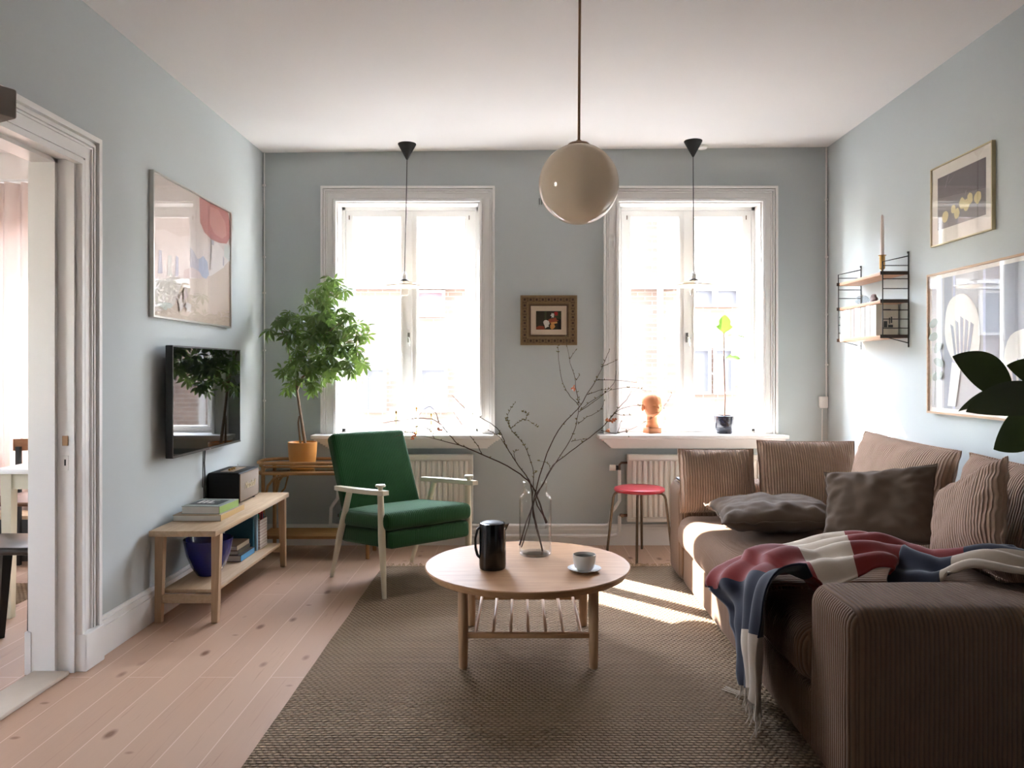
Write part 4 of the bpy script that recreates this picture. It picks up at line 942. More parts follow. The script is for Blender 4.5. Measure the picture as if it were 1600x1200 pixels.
def art_abstract(mb, ax, off, sg, a0, a1, z0, z1):
    W_, H_ = a1-a0, z1-z0; k = [0]
    def put(pts, mi):
        k[0] += 1; q = [(a0+min(1, max(0, x))*W_, z0+min(1, max(0, y))*H_) for x, y in pts]
        flat(mb, ax, off+sg*0.0003*k[0], q, mi)
    put([(0,0),(1,0),(1,1),(0,1)], 1)
    put([(0.0,0.0),(1,0),(1,0.60),(0.85,0.50),(0.70,0.42),(0.5,0.36),(0.36,0.33),(0.30,0.22),(0.24,0.10),(0.12,0.05),(0,0.02)], 2)
    put([(0.30,0.31),(0.5,0.34),(0.72,0.40),(0.88,0.49),(1,0.585),(1,0.63),(0.86,0.53),(0.70,0.44),(0.5,0.38),(0.33,0.345)], 3)
    put([(0.55,0.99),(0.56,0.80),(0.62,0.735),(0.72,0.70),(0.84,0.70),(0.95,0.72),(1,0.78),(1,0.93),(0.97,1.0),(0.55,1.0)], 4)
    put([(0.70,0.97),(0.69,0.83),(0.76,0.76),(0.88,0.745),(0.95,0.79),(0.93,0.90),(0.82,0.98)], 5)
    put([(0.02,0.24),(0.03,0.60),(0.12,0.63),(0.30,0.62),(0.42,0.66),(0.44,0.44),(0.36,0.34),(0.18,0.26)], 3)
    put([(0.42,0.36),(0.43,0.57),(0.47,0.55),(0.52,0.50),(0.60,0.52),(0.62,0.38),(0.55,0.36)], 6)
    put([(0.535,0.37),(0.54,0.50),(0.60,0.54),(0.66,0.50),(0.68,0.40),(0.64,0.36)], 7)
    put([(0.34,0.32),(0.35,0.38),(0.45,0.42),(0.55,0.40),(0.60,0.35),(0.46,0.34)], 8)
    put([(0.05,0.30),(0.06,0.47),(0.09,0.47),(0.10,0.31)], 7); put([(0.15,0.30),(0.16,0.45),(0.20,0.46),(0.21,0.31)], 9); put([(0.24,0.31),(0.25,0.47),(0.28,0.46),(0.28,0.32)], 7)
    put([(0.70,0.46),(0.72,0.66),(0.80,0.69),(0.88,0.66),(0.95,0.58),(0.90,0.50),(0.80,0.47)], 3)
    put([(0.90,0.60),(0.91,0.70),(1,0.72),(1,0.57)], 9)
    put([(0.88,0.52),(0.885,0.60),(0.905,0.58),(0.90,0.51)], 6); put([(0.71,0.66),(0.715,0.70),(0.75,0.70),(0.745,0.655)], 6)
    put(blob(0.36,0.20,0.03,0.05,14,0.4,3), 8); put(blob(0.40,0.10,0.04,0.04,14,0.4,5), 3); put(blob(0.12,0.08,0.07,0.03,14,0.4,7), 9); put(blob(0.30,0.12,0.03,0.06,14,0.4,8), 1)
am = [colm('art_back', (214,196,184)), colm('art_pale_pink', (216,202,194)), colm('art_sand', (206,184,166)), colm('art_offwhite', (226,214,208)), colm('art_coral', (196,120,112)), colm('art_rose', (210,146,136)), colm('art_mauve', (178,168,176)), colm('art_blue', (156,162,184)), colm('art_dusty_pink', (204,180,176)), colm('art_mint', (206,208,200))]
picframe('abstract_painting', 'large pale pink abstract painting with coral patch in silver frame, left wall', 'L', XL, 3.777, 4.795, 1.476, 2.190, 0.010, 0.024, varied('silver_frame', (200,196,190), 0.3, 0.9), art_abstract, am)
def art_lemons(mb, ax, off, sg, a0, a1, z0, z1):
    # a runs from near (small y) to far; seen in the photo left = far
    W_, H_ = a1-a0, z1-z0; k = [0]
    def put(pts, mi):
        k[0] += 1; flat(mb, ax, off+sg*0.0003*k[0], [(a1-x*W_, z0+y*H_) for x, y in pts], mi)
    put([(0,0),(1,0),(1,1),(0,1)], 0)
    put([(0.10,0.185),(0.90,0.185),(0.90,0.86),(0.10,0.86)], 1)
    put([(0.10,0.185),(0.90,0.185),(0.90,0.50),(0.10,0.60)], 2)
    for (x, y, rx_, ry_) in ((0.24,0.33,0.055,0.075),(0.38,0.39,0.04,0.055),(0.44,0.32,0.045,0.065),(0.53,0.42,0.05,0.07),(0.60,0.38,0.05,0.07),(0.66,0.44,0.045,0.07),(0.78,0.42,0.055,0.075)):
        put(blob(x, y, rx_, ry_, 18, 0.10, x*9), 3)
    for (x, y, u, v) in ((0.30,0.84,0.24,0.70),(0.42,0.82,0.30,0.74),(0.58,0.50,0.60,0.56)): put([(x, y),(x+0.008, y+0.003),(u+0.008, v),(u, v)], 4)
lm_ = [colm('mat_cream', (224,216,204)), colm('plum_grey', (98,86,88)), colm('warm_grey', (124,114,112)), colm('lemon_cream', (214,196,140)), colm('pale_line', (160,150,148))]
picframe('lemon_print', 'small framed print of pale lemons on dark ground, high on right wall', 'R', XR, 3.516, 4.045, 1.853, 2.256, 0.006, 0.020, varied('gold_frame', (190,176,140), 0.4, 0.4), art_lemons, lm_)
def art_chair(mb, ax, off, sg, a0, a1, z0, z1):
    W_, H_ = a1-a0, z1-z0; k = [0]
    def put(pts, mi):
        k[0] += 1; flat(mb, ax, off+sg*0.0003*k[0], [(a1-x*W_, z0+y*H_) for x, y in pts], mi)
    put([(0,0),(1,0),(1,1),(0,1)], 0)
    put([(0.02,0.03),(0.98,0.03),(0.98,0.97),(0.02,0.97)], 1)
    for (x, w_, mi) in ((0.10,0.02,3),(0.14,0.07,2),(0.22,0.02,3),(0.47,0.02,3),(0.49,0.10,2),(0.60,0.02,3),(0.63,0.14,2),(0.80,0.02,3),(0.83,0.12,2)): put([(x,0.03),(x+w_,0.03),(x+w_,0.97),(x,0.97)], mi)
    # plastic garden chair backs
    for (ox, oz, s_) in ((0.30, 0.46, 1.0), (0.78, 0.18, 1.0)):
        put(blob(ox, oz+0.12*s_, 0.15*s_, 0.26*s_, 30, 0.03, 1, 0.12), 0)
        for q, dx in enumerate((-0.08, -0.04, 0.0, 0.04, 0.08)):
            put([(ox+dx*0.7-0.010, oz-0.05), (ox+dx*0.7+0.010, oz-0.05), (ox+dx*1.1+0.014, oz+0.20-abs(dx)*0.6), (ox+dx*1.1-0.012, oz+0.22-abs(dx)*0.6)], 2)
    put([(0.18,0.05),(0.25,0.05),(0.30,0.34),(0.22,0.36)], 0)
    for (x, y, r_) in ((0.05,0.65,0.5),(0.05,0.55,0.2),(0.09,0.47,0.9),(0.09,0.26,0.4),(0.10,0.36,-0.5)): put(blob(x, y, 0.05, 0.03, 14, 0.1, x+y, r_), 4)
    put([(0.06,0.05),(0.066,0.05),(0.075,0.3),(0.069,0.3)], 4)
cm_ = [colm('print_white', (226,222,214)), colm('print_grey', (176,178,180)), colm('print_bluegrey', (140,146,158)), colm('print_lilac', (182,188,208)), colm('print_sage', (126,140,132)), colm('print_sand', (190,184,172))]
picframe('chair_print', 'large framed print of white garden chairs in thin wooden frame, right wall', 'R', XR, 3.048, 4.066, 0.997, 1.713, 0.010, 0.028, wood('thin_oak_frame', (206,176,146), (186,152,122), 'Y'), art_chair, cm_)
# small painting on the back wall
def art_small(mb, ax, off, sg, a0, a1, z0, z1):
    W_, H_ = a1-a0, z1-z0; k = [0]
    def put(pts, mi):
        k[0] += 1; flat(mb, ax, off+sg*0.0003*k[0], [(a0+x*W_, z0+y*H_) for x, y in pts], mi)
    put([(0,0),(1,0),(1,1),(0,1)], 1); put([(0,0),(0.36,0),(0.30,0.18),(0.12,0.2),(0,0.12)], 2); put([(0.34,0),(0.40,0),(0.42,1),(0.33,1)], 3)
    put([(0.86,0),(1,0),(1,0.55),(0.84,0.5)], 4); put([(0.66,0.75),(0.82,1),(1,1),(1,0.55),(0.8,0.62)], 3)
    put(blob(0.42,0.30,0.12,0.22,16,0.3,2), 5); put(blob(0.65,0.16,0.10,0.15,14,0.2,3), 6); put(blob(0.68,0.48,0.16,0.14,16,0.4,4), 2); put(blob(0.66,0.76,0.07,0.14,12,0.4,5), 5); put(blob(0.80,0.84,0.08,0.12,12,0.3,6), 7)
    put([(0.60,0.28),(0.85,0.34),(0.84,0.42),(0.58,0.38)], 6)
sm_ = [colm('ps_back', (60,48,36)), colm('ps_dark', (48,40,26)), colm('ps_rust', (150,70,44)), colm('ps_olive', (64,68,44)), colm('ps_black', (24,22,24)), colm('ps_white', (206,202,192)), colm('ps_orange', (210,148,80)), colm('ps_red', (170,34,26))]
a0, a1, z0, z1 = -0.004, 0.390, 1.392, 1.738
t, bx = picframe('framed_painting', 'small still life painting in wide ornate carved frame between the two windows', 'B', YB, a0+0.109, a1-0.109, z0+0.109, z1-0.107, 0.001, 0.012, M_brass, art_small, sm_, glass=False)
MF = varied('antique_frame', (122,98,72), 0.45, 0.3, var=0.35, scale=40); MF2 = varied('frame_gold_edge', (150,126,92), 0.4, 0.4, var=0.2, scale=50); MFL = colm('frame_linen', (206,188,166)); MFD = varied('frame_dark', (76,54,40), 0.5)
def ring(mb, o, i, d0, d1, mi=0):
    A0, A1, Z0_, Z1_ = a0+o, a1-o, z0+o, z1-o; w_ = i-o
    bx(mb, A0, d0, Z0_, A0+w_, d1, Z1_, mi); bx(mb, A1-w_, d0, Z0_, A1, d1, Z1_, mi); bx(mb, A0+w_, d0, Z0_, A1-w_, d1, Z0_+w_, mi); bx(mb, A0+w_, d0, Z1_-w_, A1-w_, d1, Z1_, mi)
mb = MB(); ring(mb, 0, 0.014, 0.002, 0.030, 1); ring(mb, 0.014, 0.045, 0.002, 0.026, 0); ring(mb, 0.045, 0.056, 0.002, 0.032, 1); ring(mb, 0.056, 0.066, 0.002, 0.024, 0); ring(mb, 0.066, 0.072, 0.002, 0.02, 2)
nx, nz = 9, 8
for k in range(nx):
    a = a0+0.030+(a1-a0-0.06)*k/(nx-1)
    for z in (z0+0.030, z1-0.030): bx(mb, a-0.013, 0.026, z-0.012, a+0.013, 0.031, z+0.012, 1); bx(mb, a-0.008, 0.031, z-0.008, a+0.008, 0.0335, z+0.008, 2)
for k in range(1, nz-1):
    z = z0+0.030+(z1-z0-0.06)*k/(nz-1)
    for a in (a0+0.030, a1-0.030): bx(mb, a-0.012, 0.026, z-0.013, a+0.012, 0.031, z+0.013, 1); bx(mb, a-0.008, 0.031, z-0.008, a+0.008, 0.0335, z+0.008, 2)
mb.build('ornate_frame', [MF, MF2, MFD], t, smooth=False)
mb = MB(); ring(mb, 0.072, 0.108, 0.002, 0.016, 0); mb.build('liner', MFL, t, smooth=False)

# ================================================================= PENDANTS
def pendant(px, zc, zs, x2, label):
    Yp = 5.27; x = (px-814)*Yp/F; xs = (x2-814)*Yp/F
    t = thing('window_pendant', label, 'lamp', (x, Yp, zs-0.15), group='small pendants in front of the windows')
    MB().lathe([(0, zc-0.108), (0.006, zc-0.108), (0.008, zc-0.104), (0.061, zc-0.006), (0.061, zc-0.0005), (0, zc-0.0005)], 40, (x, Yp, 0)).build('canopy', M_black, t)
    MB().tube([(x, Yp, zc-0.106), (x+(xs-x)*0.3, Yp, zc-0.4), (xs, Yp, zs+0.02)], 0.0028, 8).build('cord', M_black, t)
    MB().lathe([(0, 0.028), (0.007, 0.026), (0.018, 0.010), (0.012, 0.006), (0.017, -0.004), (0.015, -0.026), (0.0, -0.026)], 24, (xs, Yp, zs)).build('socket', M_trim, t)
    MB().lathe([(0, -0.0262), (0.026, -0.027), (0.032, -0.034), (0.030, -0.036), (0, -0.035)], 24, (xs, Yp, zs)).build('shade_holder', M_black, t)
    MB().lathe([(0.020, -0.0365), (0.05, -0.043), (0.10, -0.055), (0.130, -0.066), (0.133, -0.074), (0.131, -0.075), (0.128, -0.068), (0.10, -0.058), (0.05, -0.046), (0.020, -0.0395)], 48, (xs, Yp, zs)).build('glass_shade', M_opal, t)
    MB().lathe([(0.0, -0.0362), (0.013, -0.037), (0.014, -0.06), (0.024, -0.085), (0.030, -0.108), (0.026, -0.128), (0.014, -0.138), (0, -0.140)], 24, (xs, Yp, zs)).build('bulb', clear('bulb_glass', (0.95,0.93,0.9), 1.0), t)
pendant(636, 2.747, 1.856, 632, 'black cone pendant with white glass shade hanging before the left window')
pendant(1083, 2.766, 1.860, 1084, 'black cone pendant with white glass shade hanging before the right window')
gx, gy, gz, gr = 0.232, 3.13, 1.964, 0.160
gl = thing('globe_pendant', 'large opal glass globe lamp on thin brass rod above the coffee table', 'lamp', (gx, gy, gz-gr))
mb = MB(); n_ = 48
prof = [(gr*sin(pi*(0.08+0.92*(1-k/n_))), gr*cos(pi*(0.08+0.92*(1-k/n_)))) for k in range(n_+1)]; prof[0] = (0, -gr)
mb.lathe(prof, 64, (gx, gy, gz)); mb.build('globe', M_opal, gl)
MB().lathe([(0, 0.158), (0.044, 0.154), (0.047, 0.156), (0.040, 0.163), (0.012, 0.169), (0.010, 0.176), (0, 0.176)], 32, (gx, gy, gz)).build('cap', M_brassrod, gl)
MB().tube([(gx+0.004, gy, 2.72), (gx, gy, gz+0.172)], 0.0055, 12).build('rod', M_brassrod, gl)
MB().lathe([(0, 0), (0.018, 0.002), (0.05, 0.022), (0.055, 0.036), (0, 0.036)], 32, (gx+0.004, gy, 2.7185)).build('ceiling_cup', M_brassrod, gl)
MB().tube([(gx, gy, gz+0.155), (gx, gy, gz+0.02)], 0.02, 12).build('lamp_holder', M_trim, gl)

# ================================================================= WINDOW SILL THINGS
SZ = 0.7755
# bust
bx_, by_ = 0.925, 5.50
bu = thing('bust_sculpture', 'terracotta bust of a head on a wooden block, right window sill', 'sculpture', (bx_, by_, SZ), radians(20))
MB().rbox((-0.050, -0.045, 0.0), (0.050, 0.045, 0.040), 0.003).build('plinth', wood('bust_block', (178,112,66), (150,90,50), 'X'), bu, local=True)
def head(u, v):
    a = 2*pi*u; t = v                                # t 0 bottom of neck .. 1 crown
    # radii profile along height z
    ks = [(0.0, 0.046, 0.040, 0.0), (0.06, 0.048, 0.042, 0.0), (0.14, 0.040, 0.036, 0.0), (0.24, 0.038, 0.036, 0.002), (0.32, 0.038, 0.038, 0.000), (0.37, 0.045, 0.062, -0.011), (0.45, 0.053, 0.068, -0.008), (0.55, 0.062, 0.077, -0.003),
          (0.64, 0.067, 0.083, 0.003), (0.72, 0.069, 0.085, 0.006), (0.85, 0.062, 0.076, 0.006), (1.0, 0.001, 0.001, 0.006)]
    for i in range(len(ks)-1):
        if ks[i][0] <= t <= ks[i+1][0]: break
    f = (t-ks[i][0])/(ks[i+1][0]-ks[i][0]); q = (ks[max(i-1, 0)], ks[i], ks[i+1], ks[min(i+2, len(ks)-1)])
    rx_, ry_, oy = (0.5*(2*q[1][k]+(q[2][k]-q[0][k])*f+(2*q[0][k]-5*q[1][k]+4*q[2][k]-q[3][k])*f*f+(3*q[1][k]-q[0][k]-3*q[2][k]+q[3][k])*f**3) for k in (1, 2, 3))
    if t > 0.72: e = sqrt(max(1e-5, 1-((t-0.72)/0.28)**2)); rx_, ry_, oy = 0.069*e, 0.085*e, 0.006
    z = 0.0405+0.245*t; x = rx_*cos(a); y = ry_*sin(a)+oy
    fr_ = max(0, -sin(a))
    g = lambda c, s_: math.exp(-((t-c)/s_)**2)
    gx_ = lambda c, s_: math.exp(-((x-c)/s_)**2)
    if fr_ > 0.3:
        y -= 0.016*g(0.565, 0.032)*gx_(0, 0.009); y -= 0.008*g(0.61, 0.05)*gx_(0, 0.007)
        y += 0.008*g(0.632, 0.022)*(gx_(0.021, 0.009)+gx_(-0.021, 0.009)); y -= 0.004*g(0.630, 0.010)*(gx_(0.021, 0.006)+gx_(-0.021, 0.006))
        y -= 0.007*g(0.500, 0.016)*gx_(0, 0.016); y += 0.004*g(0.503, 0.004)*gx_(0, 0.016); y -= 0.006*g(0.425, 0.03)*gx_(0, 0.016); y -= 0.001*g(0.68, 0.02)*gx_(0, 0.03)
    if t > 0.74: k = 0.0012*sin(a*14+t*9)*min(1, (t-0.74)/0.06); x *= 1+k*8; y += k
    return (x, y, z)
mb = MB(); mb.grid(head, 72, 90)
for s in (-1, 1):
    for (dx, dy, dz, rr) in ((0.066, 0.008, 0.183, 0.0),):
        ring_ = [(s*(0.064+0.007*abs(sin(k/12*pi))), 0.010+0.012*sin(k/12*2*pi), 0.180+0.022*cos(k/12*2*pi)) for k in range(12)]
        mb.tube(ring_, 0.0045, 8, closed=True); mb.lathe([(0, -0.018), (0.008, -0.012), (0.010, 0), (0.008, 0.012), (0, 0.018)], 12, (s*0.061, 0.011, 0.180))
mb.build('head', varied('terracotta', (206,132,88), 0.75, var=0.06, scale=20, bump=0.2, bscale=40), bu, local=True)
# fig plant
fx, fy = 1.425, 5.47
fp = thing('potted_fig_plant', 'young fig plant with few leaves in navy glazed pot, right window sill', 'plant', (fx, fy, SZ))
MB().lathe([(0, 0.0), (0.052, 0.0), (0.056, 0.004), (0.066, 0.06), (0.071, 0.110), (0.072, 0.124), (0.069, 0.125), (0.066, 0.110), (0, 0.105)], 40, (fx, fy, SZ)).build('pot', M_navypot, fp)
MB().lathe([(0, 0.106), (0.062, 0.107), (0.0, 0.112)], 24, (fx, fy, SZ)).build('soil', M_soil, fp)
def leaf(mb, b0, d, up, L, Wd, droop=0.3, mi=0, n=7, shape='oval', fold=0.15):
    d = Vector(d).normalized(); up = Vector(up); side = d.cross(up).normalized(); up = side.cross(d).normalized()
    vs = []; b0 = Vector(b0)
    for i in range(n+1):
        t = i/n
        if shape == 'oval': w_ = sin(pi*t**0.85)**0.8
        elif shape == 'fiddle': w_ = (0.55*sin(pi*min(1, t*1.2)) if t < 0.45 else 0.0)+(sin(pi*(t-0.12)/0.88)**0.9 if t > 0.12 else 0)*(0.5+0.5*t)
        else: w_ = sin(pi*t**1.15)**0.9
        c_ = b0+d*(L*t)-up*(droop*L*t*t)
        h_ = Wd/2*max(w_, 0.02 if i in (0, n) else w_)
        vs += [c_-side*h_+up*fold*h_, c_, c_+side*h_+up*fold*h_]
    fs = []
    for i in range(n):
        a = i*3; fs += [(a, a+3, a+4, a+1), (a+1, a+4, a+5, a+2)]
    mb.add(vs, fs, mi); return mb
ZB = SZ+0.105
def sp_(px, py): q = P(px, py, fy); return q
stem = [Vector((fx, fy, ZB)), sp_(1133, 620), sp_(1131.5, 575), sp_(1131, 540), sp_(1131, 520)]
MB().tube(stem, [0.0055, 0.005, 0.005, 0.004, 0.003], 8).build('stem', varied('fig_bark', (120,88,72), 0.8, var=0.4, scale=60), fp)
for (p, d, up, L, Wd, dr_, sh) in (((1131,522), (0.02,-0.2,1), (0,-1,0.2), 0.135, 0.105, 0.1, 'fiddle'), ((1131,526), (-0.8,-0.3,0.55), (0,-0.6,1), 0.085, 0.055, 0.2, 'oval'), ((1132,528), (1,-0.2,0.35), (0,-0.5,1), 0.135, 0.055, 0.35, 'oval'),
        ((1131,540), (-0.8,-0.5,0.3), (0,-0.5,1), 0.055, 0.035, 0.1, 'oval'), ((1131,545), (-1,0.2,0.35), (0,-0.3,1), 0.135, 0.035, 0.3, 'oval'), ((1132,560), (1,-0.25,0.15), (0,-0.8,1), 0.115, 0.06, 0.25, 'fiddle'),
        ((1132,602), (-0.75,-0.1,0.75), (0,-0.5,1), 0.15, 0.035, 0.05, 'oval'), ((1131,556), (-0.6,0.6,0.2), (0,-0.3,1), 0.08, 0.05, 0.3, 'oval'), ((1132,516), (0.7,0.7,0.5), (0,-0.3,1), 0.13, 0.04, 0.2, 'oval')):
    mb = MB(); leaf(mb, sp_(*p), d, up, L, Wd, dr_, n=10, shape=sh); mb.build('leaf', M_figleaf, fp)
for (px, top, lab) in ((619, 643, 'leftmost of the three thin brass candlesticks on the left window sill'), (651, 637, 'middle and tallest of the three thin brass candlesticks on left window sill'), (674, 647, 'rightmost of the three thin brass candlesticks on the left window sill')):
    q = P(px, 676, 5.48); h_ = (678-top)*5.48/F
    t = thing('candlestick', lab, 'candlestick', (q.x, 5.48, SZ), group='thin candlesticks on the left sill')
    MB().lathe([(0, 0.0), (0.022, 0.0), (0.022, 0.003), (0.006, 0.008), (0.0028, 0.014), (0.0028, h_-0.030), (0.007, h_-0.028), (0.0035, h_-0.020), (0.009, h_-0.016), (0.008, h_-0.002), (0.0, h_-0.002)], 20, (q.x, 5.48, SZ+0.0003)).build('stand', M_brass, t)
    MB().lathe([(0.0, h_-0.0018), (0.0045, h_-0.0018), (0.004, h_+0.028), (0.0, h_+0.032)], 12, (q.x, 5.48, SZ)).build('candle', colm('wax', (236,226,206)), t)

# ================================================================= RATTAN CONSOLE AND UMBRELLA TREE
RX0, RX1, RY0, RY1 = -1.70, -0.955, 5.03, 5.29
rc = thing('rattan_console', 'honey rattan side table with rounded rails and lower shelf in left corner', 'table', (-1.32, 5.19, 0.001))
def rrect(x0, x1, y0, y1, z, r, n=6):
    out = []
    for (cx_, cy_, a0_) in ((x1-r, y0+r, -90), (x1-r, y1-r, 0), (x0+r, y1-r, 90), (x0+r, y0+r, 180)):
        for k in range(n+1): a = radians(a0_+90*k/n); out.append((cx_+r*cos(a), cy_+r*sin(a), z))
    return out
mb = MB(); mb.tube(rrect(RX0-0.02, RX1+0.02, RY0-0.01, RY1+0.01, 0.617, 0.11), 0.011, 10, closed=True); mb.tube(rrect(RX0-0.01, RX1+0.01, RY0, RY1, 0.595, 0.10), 0.007, 8, closed=True); mb.build('top_rail', M_ratt, rc)
mb = MB(); mb.tube(rrect(RX0, RX1, RY0+0.005, RY1-0.005, 0.552, 0.06), 0.012, 10, closed=True)
for k in range(4): y = RY0+0.055+k*0.055; mb.tube([(RX0+0.01, y, 0.552), (RX1-0.01, y, 0.552)], 0.007, 6)
mb.build('tray_rail', M_ratt, rc)
MB().box((RX0+0.015, RY0+0.02, 0.560), (RX1-0.015, RY1-0.02, 0.565)).build('glass_top', clear('smoked_glass', (0.75,0.77,0.74), 1.0), rc, smooth=False)
for x in (RX0+0.035, RX1-0.035):
    for y in (RY0+0.012, RY1-0.012):
        s = 1 if x < -1.3 else -1
        MB().tube([(x, y, 0.0), (x, y, 0.3), (x, y, 0.60)], 0.0125, 10).build('leg', M_rattz, rc)
        mb = MB(); mb.tube([(x+s*0.0, y, 0.38), (x+s*0.014, y, 0.40), (x+s*0.03, y, 0.47), (x+s*0.07, y, 0.52), (x+s*0.16, y, 0.541)], 0.0085, 8); mb.build('brace', M_rattz, rc); mb = MB(); mb.tube([(x+s*0.014, y, 0.36), (x+s*0.07, y, 0.42), (x+s*0.09, y, 0.50), (x+s*0.10, y, 0.541)], 0.006, 8); mb.build('brace', M_rattz, rc)
mb = MB(); mb.rbox((RX0+0.02, RY0+0.01, 0.128), (RX1-0.02, RY1-0.01, 0.138), 0.003)
for k in range(9): y = RY0+0.016+k*(RY1-RY0-0.032)/8; mb.tube([(RX0+0.01, y, 0.143), (RX1-0.01, y, 0.143)], 0.010, 8)
mb.build('lower_shelf', M_ratt, rc)
px_, py_, pz_ = -1.452, 5.19, 0.5655
up_ = thing('umbrella_tree', 'leafy umbrella tree in an ochre pot on the rattan console', 'plant', (px_, py_, pz_))
MB().lathe([(0, 0.0), (0.076, 0.0), (0.080, 0.004), (0.090, 0.09), (0.095, 0.168), (0.095, 0.176), (0.0905, 0.176), (0.088, 0.165), (0, 0.150)], 48, (px_, py_, pz_)).build('pot', M_terra, up_)
MB().lathe([(0, 0.1505), (0.084, 0.153), (0, 0.158)], 32, (px_, py_, pz_)).build('soil', M_soil, up_)
trunk = [Vector((px_+0.02, py_, pz_+0.15)), P(470, 650, 5.18), P(464, 610, 5.17), P(463, 570, 5.16), P(476, 540, 5.15), P(500, 505, 5.14), P(515, 460, 5.12)]
mb = MB(); mb.tube(trunk, [0.011, 0.009, 0.008, 0.007, 0.006, 0.005, 0.003], 10)
mb.tube([trunk[2], P(472, 590, 5.15), P(500, 565, 5.11), P(535, 540, 5.05)], [0.008, 0.007, 0.005, 0.003], 8); mb.tube([trunk[2], P(458, 575, 5.18), P(446, 530, 5.19), P(432, 500, 5.18)], [0.007, 0.006, 0.005, 0.003], 8); mb.tube([trunk[1]+Vector((-0.01,0,0)), P(466, 660, 5.17), Vector((px_-0.012, py_, pz_+0.15))], [0.005, 0.006, 0.008], 8)
mb.tube([trunk[3], P(500, 530, 5.11), P(530, 505, 5.0)], [0.006, 0.005, 0.003], 8)
mb.build('trunk', M_bark, up_)
lobes = [(515, 455, 26, 24, 5.12, 15), (500, 480, 42, 26, 5.12, 26), (480, 512, 30, 26, 5.14, 16), (520, 512, 44, 28, 5.11, 30), (548, 525, 32, 28, 5.04, 24), (500, 548, 40, 28, 5.10, 28), (535, 560, 36, 24, 5.06, 22), (495, 582, 38, 22, 5.10, 22),
         (448, 512, 22, 22, 5.18, 10), (457, 492, 14, 8, 5.18, 3), (430, 500, 9, 8, 5.19, 2), (420, 518, 7, 8, 5.19, 2), (448, 580, 20, 16, 5.16, 7), (455, 600, 18, 8, 5.16, 5), (462, 540, 14, 26, 5.15, 8), (492, 606, 10, 8, 5.1, 3)]
mb = MB(); pet = MB()
for (px, py, rx_, ry_, Y, n) in lobes:
    for k in range(int(n*1.05)):
        a = random.uniform(0, 2*pi); r = sqrt(random.random())
        q = P(px+rx_*r*cos(a), py+ry_*r*sin(a), Y+random.uniform(-0.11, 0.11)*min(1, rx_/24))
        q.y = min(q.y, 5.30)
        ax = Vector((random.uniform(-.6,.6), random.uniform(-1.0,.1), random.uniform(0.1,0.9))).normalized()
        u = ax.orthogonal().normalized(); v = ax.cross(u); nl = random.choice((6, 7, 7, 8)); L0 = random.uniform(0.050, 0.078); ph_ = random.random()*6
        for j in range(nl):
            an = ph_+2*pi*j/nl; d = (u*cos(an)+v*sin(an)+ax*0.12)-Vector((0,0,0.45))
            leaf(mb, q+d.normalized()*0.006, d, ax, L0*random.uniform(0.8, 1.1), L0*0.32, random.uniform(0.15, 0.55), n=4, shape='ob', fold=0.25)
        c_ = P(min(max(px, 455), 530), min(py+14, 585), Y)
        pet.tube([q, q.lerp(c_, 0.35)-Vector((0,0,0.012)), q.lerp(c_, 0.7)], [0.0014, 0.0018, 0.002], 5)
mb.build('foliage', M_leaf, up_, ang=60); pet.build('leaf_stalks', colm('leaf_stalk', (120,128,70)), up_)['kind'] = 'stuff'

# ================================================================= WALL SHELF
ws = thing('wall_shelf', 'small wire and wood shelf unit on the right wall', 'shelf', (2.065, 4.6, 1.35))
YN, YFr = 4.30, 4.90; XW, XO = XR-0.006, 1.992
for y in (YN, YFr):
    mb = MB(); r = 0.0032
    mb.tube([(XW, y, 1.345), (XW, y, 1.862)], 0.0038, 8); mb.tube([(XW, y, 1.848), (XO, y, 1.816), (XO, y, 1.405), (XW, y, 1.368)], r, 8)
    for z in (1.795, 1.722, 1.668, 1.55, 1.50, 1.45): mb.tube([(XO, y, z), (XW, y, z)], 0.0024, 6)
    mb.tube([(XW-0.002, y, 1.862), (XW-0.002, y, 1.872)], 0.006, 8)
    mb.build('side_panel', M_black, ws)
for z in (1.755, 1.600, 1.405):
    so3 = MB().rbox((XO+0.004, YN+0.005, z-0.009), (XW-0.008, YFr-0.005, z+0.009), 0.002).build('shelf_board', M_shelf, ws)
    for y in (YN+0.0035, YFr-0.0035): MB().rbox((XO-0.012, y-0.0015, z-0.010), (XW-0.003, y+0.0015, z+0.010), 0.0005).build('end_bracket', colm('dark_brown_wood', (60,44,36)), so3)
# candle
kx, ky, kz = 2.045, 4.42, 1.7645
ck_ = thing('brass_candlestick', 'brass candlestick with tall pale candle on top of the wall shelf', 'candlestick', (kx, ky, kz))
MB().lathe([(0, 0), (0.022, 0), (0.022, 0.003), (0.008, 0.008), (0.006, 0.020), (0.012, 0.026), (0.015, 0.030), (0.015, 0.100), (0.021, 0.102), (0.021, 0.105), (0.012, 0.106), (0.012, 0.098), (0, 0.098)], 24, (kx, ky, kz)).build('stand', M_brass, ck_)
MB().lathe([(0, 0.0985), (0.0105, 0.0985), (0.0095, 0.25), (0.0065, 0.325), (0.001, 0.335), (0, 0.335)], 16, (kx, ky, kz)).build('candle', colm('pink_wax', (226,210,200)), ck_)
gb = MB()
def gfn(u, v):
    a = 2*pi*u; t = v*pi; r = 0.036*sin(t)*(1+0.14*sin(6*a+3*t)); return (2.055+r*cos(a), 4.70+r*sin(a), 1.6098+0.030*(1-cos(t)))
gb.grid(gfn, 48, 24); tag(gb.build('glass_ornament', clear('swirled_glass', (0.75,0.78,0.80), 1.6, 0.05), None), 'swirled clear glass ornament on the middle board of the wall shelf', 'ornament')
ob_ = MB()
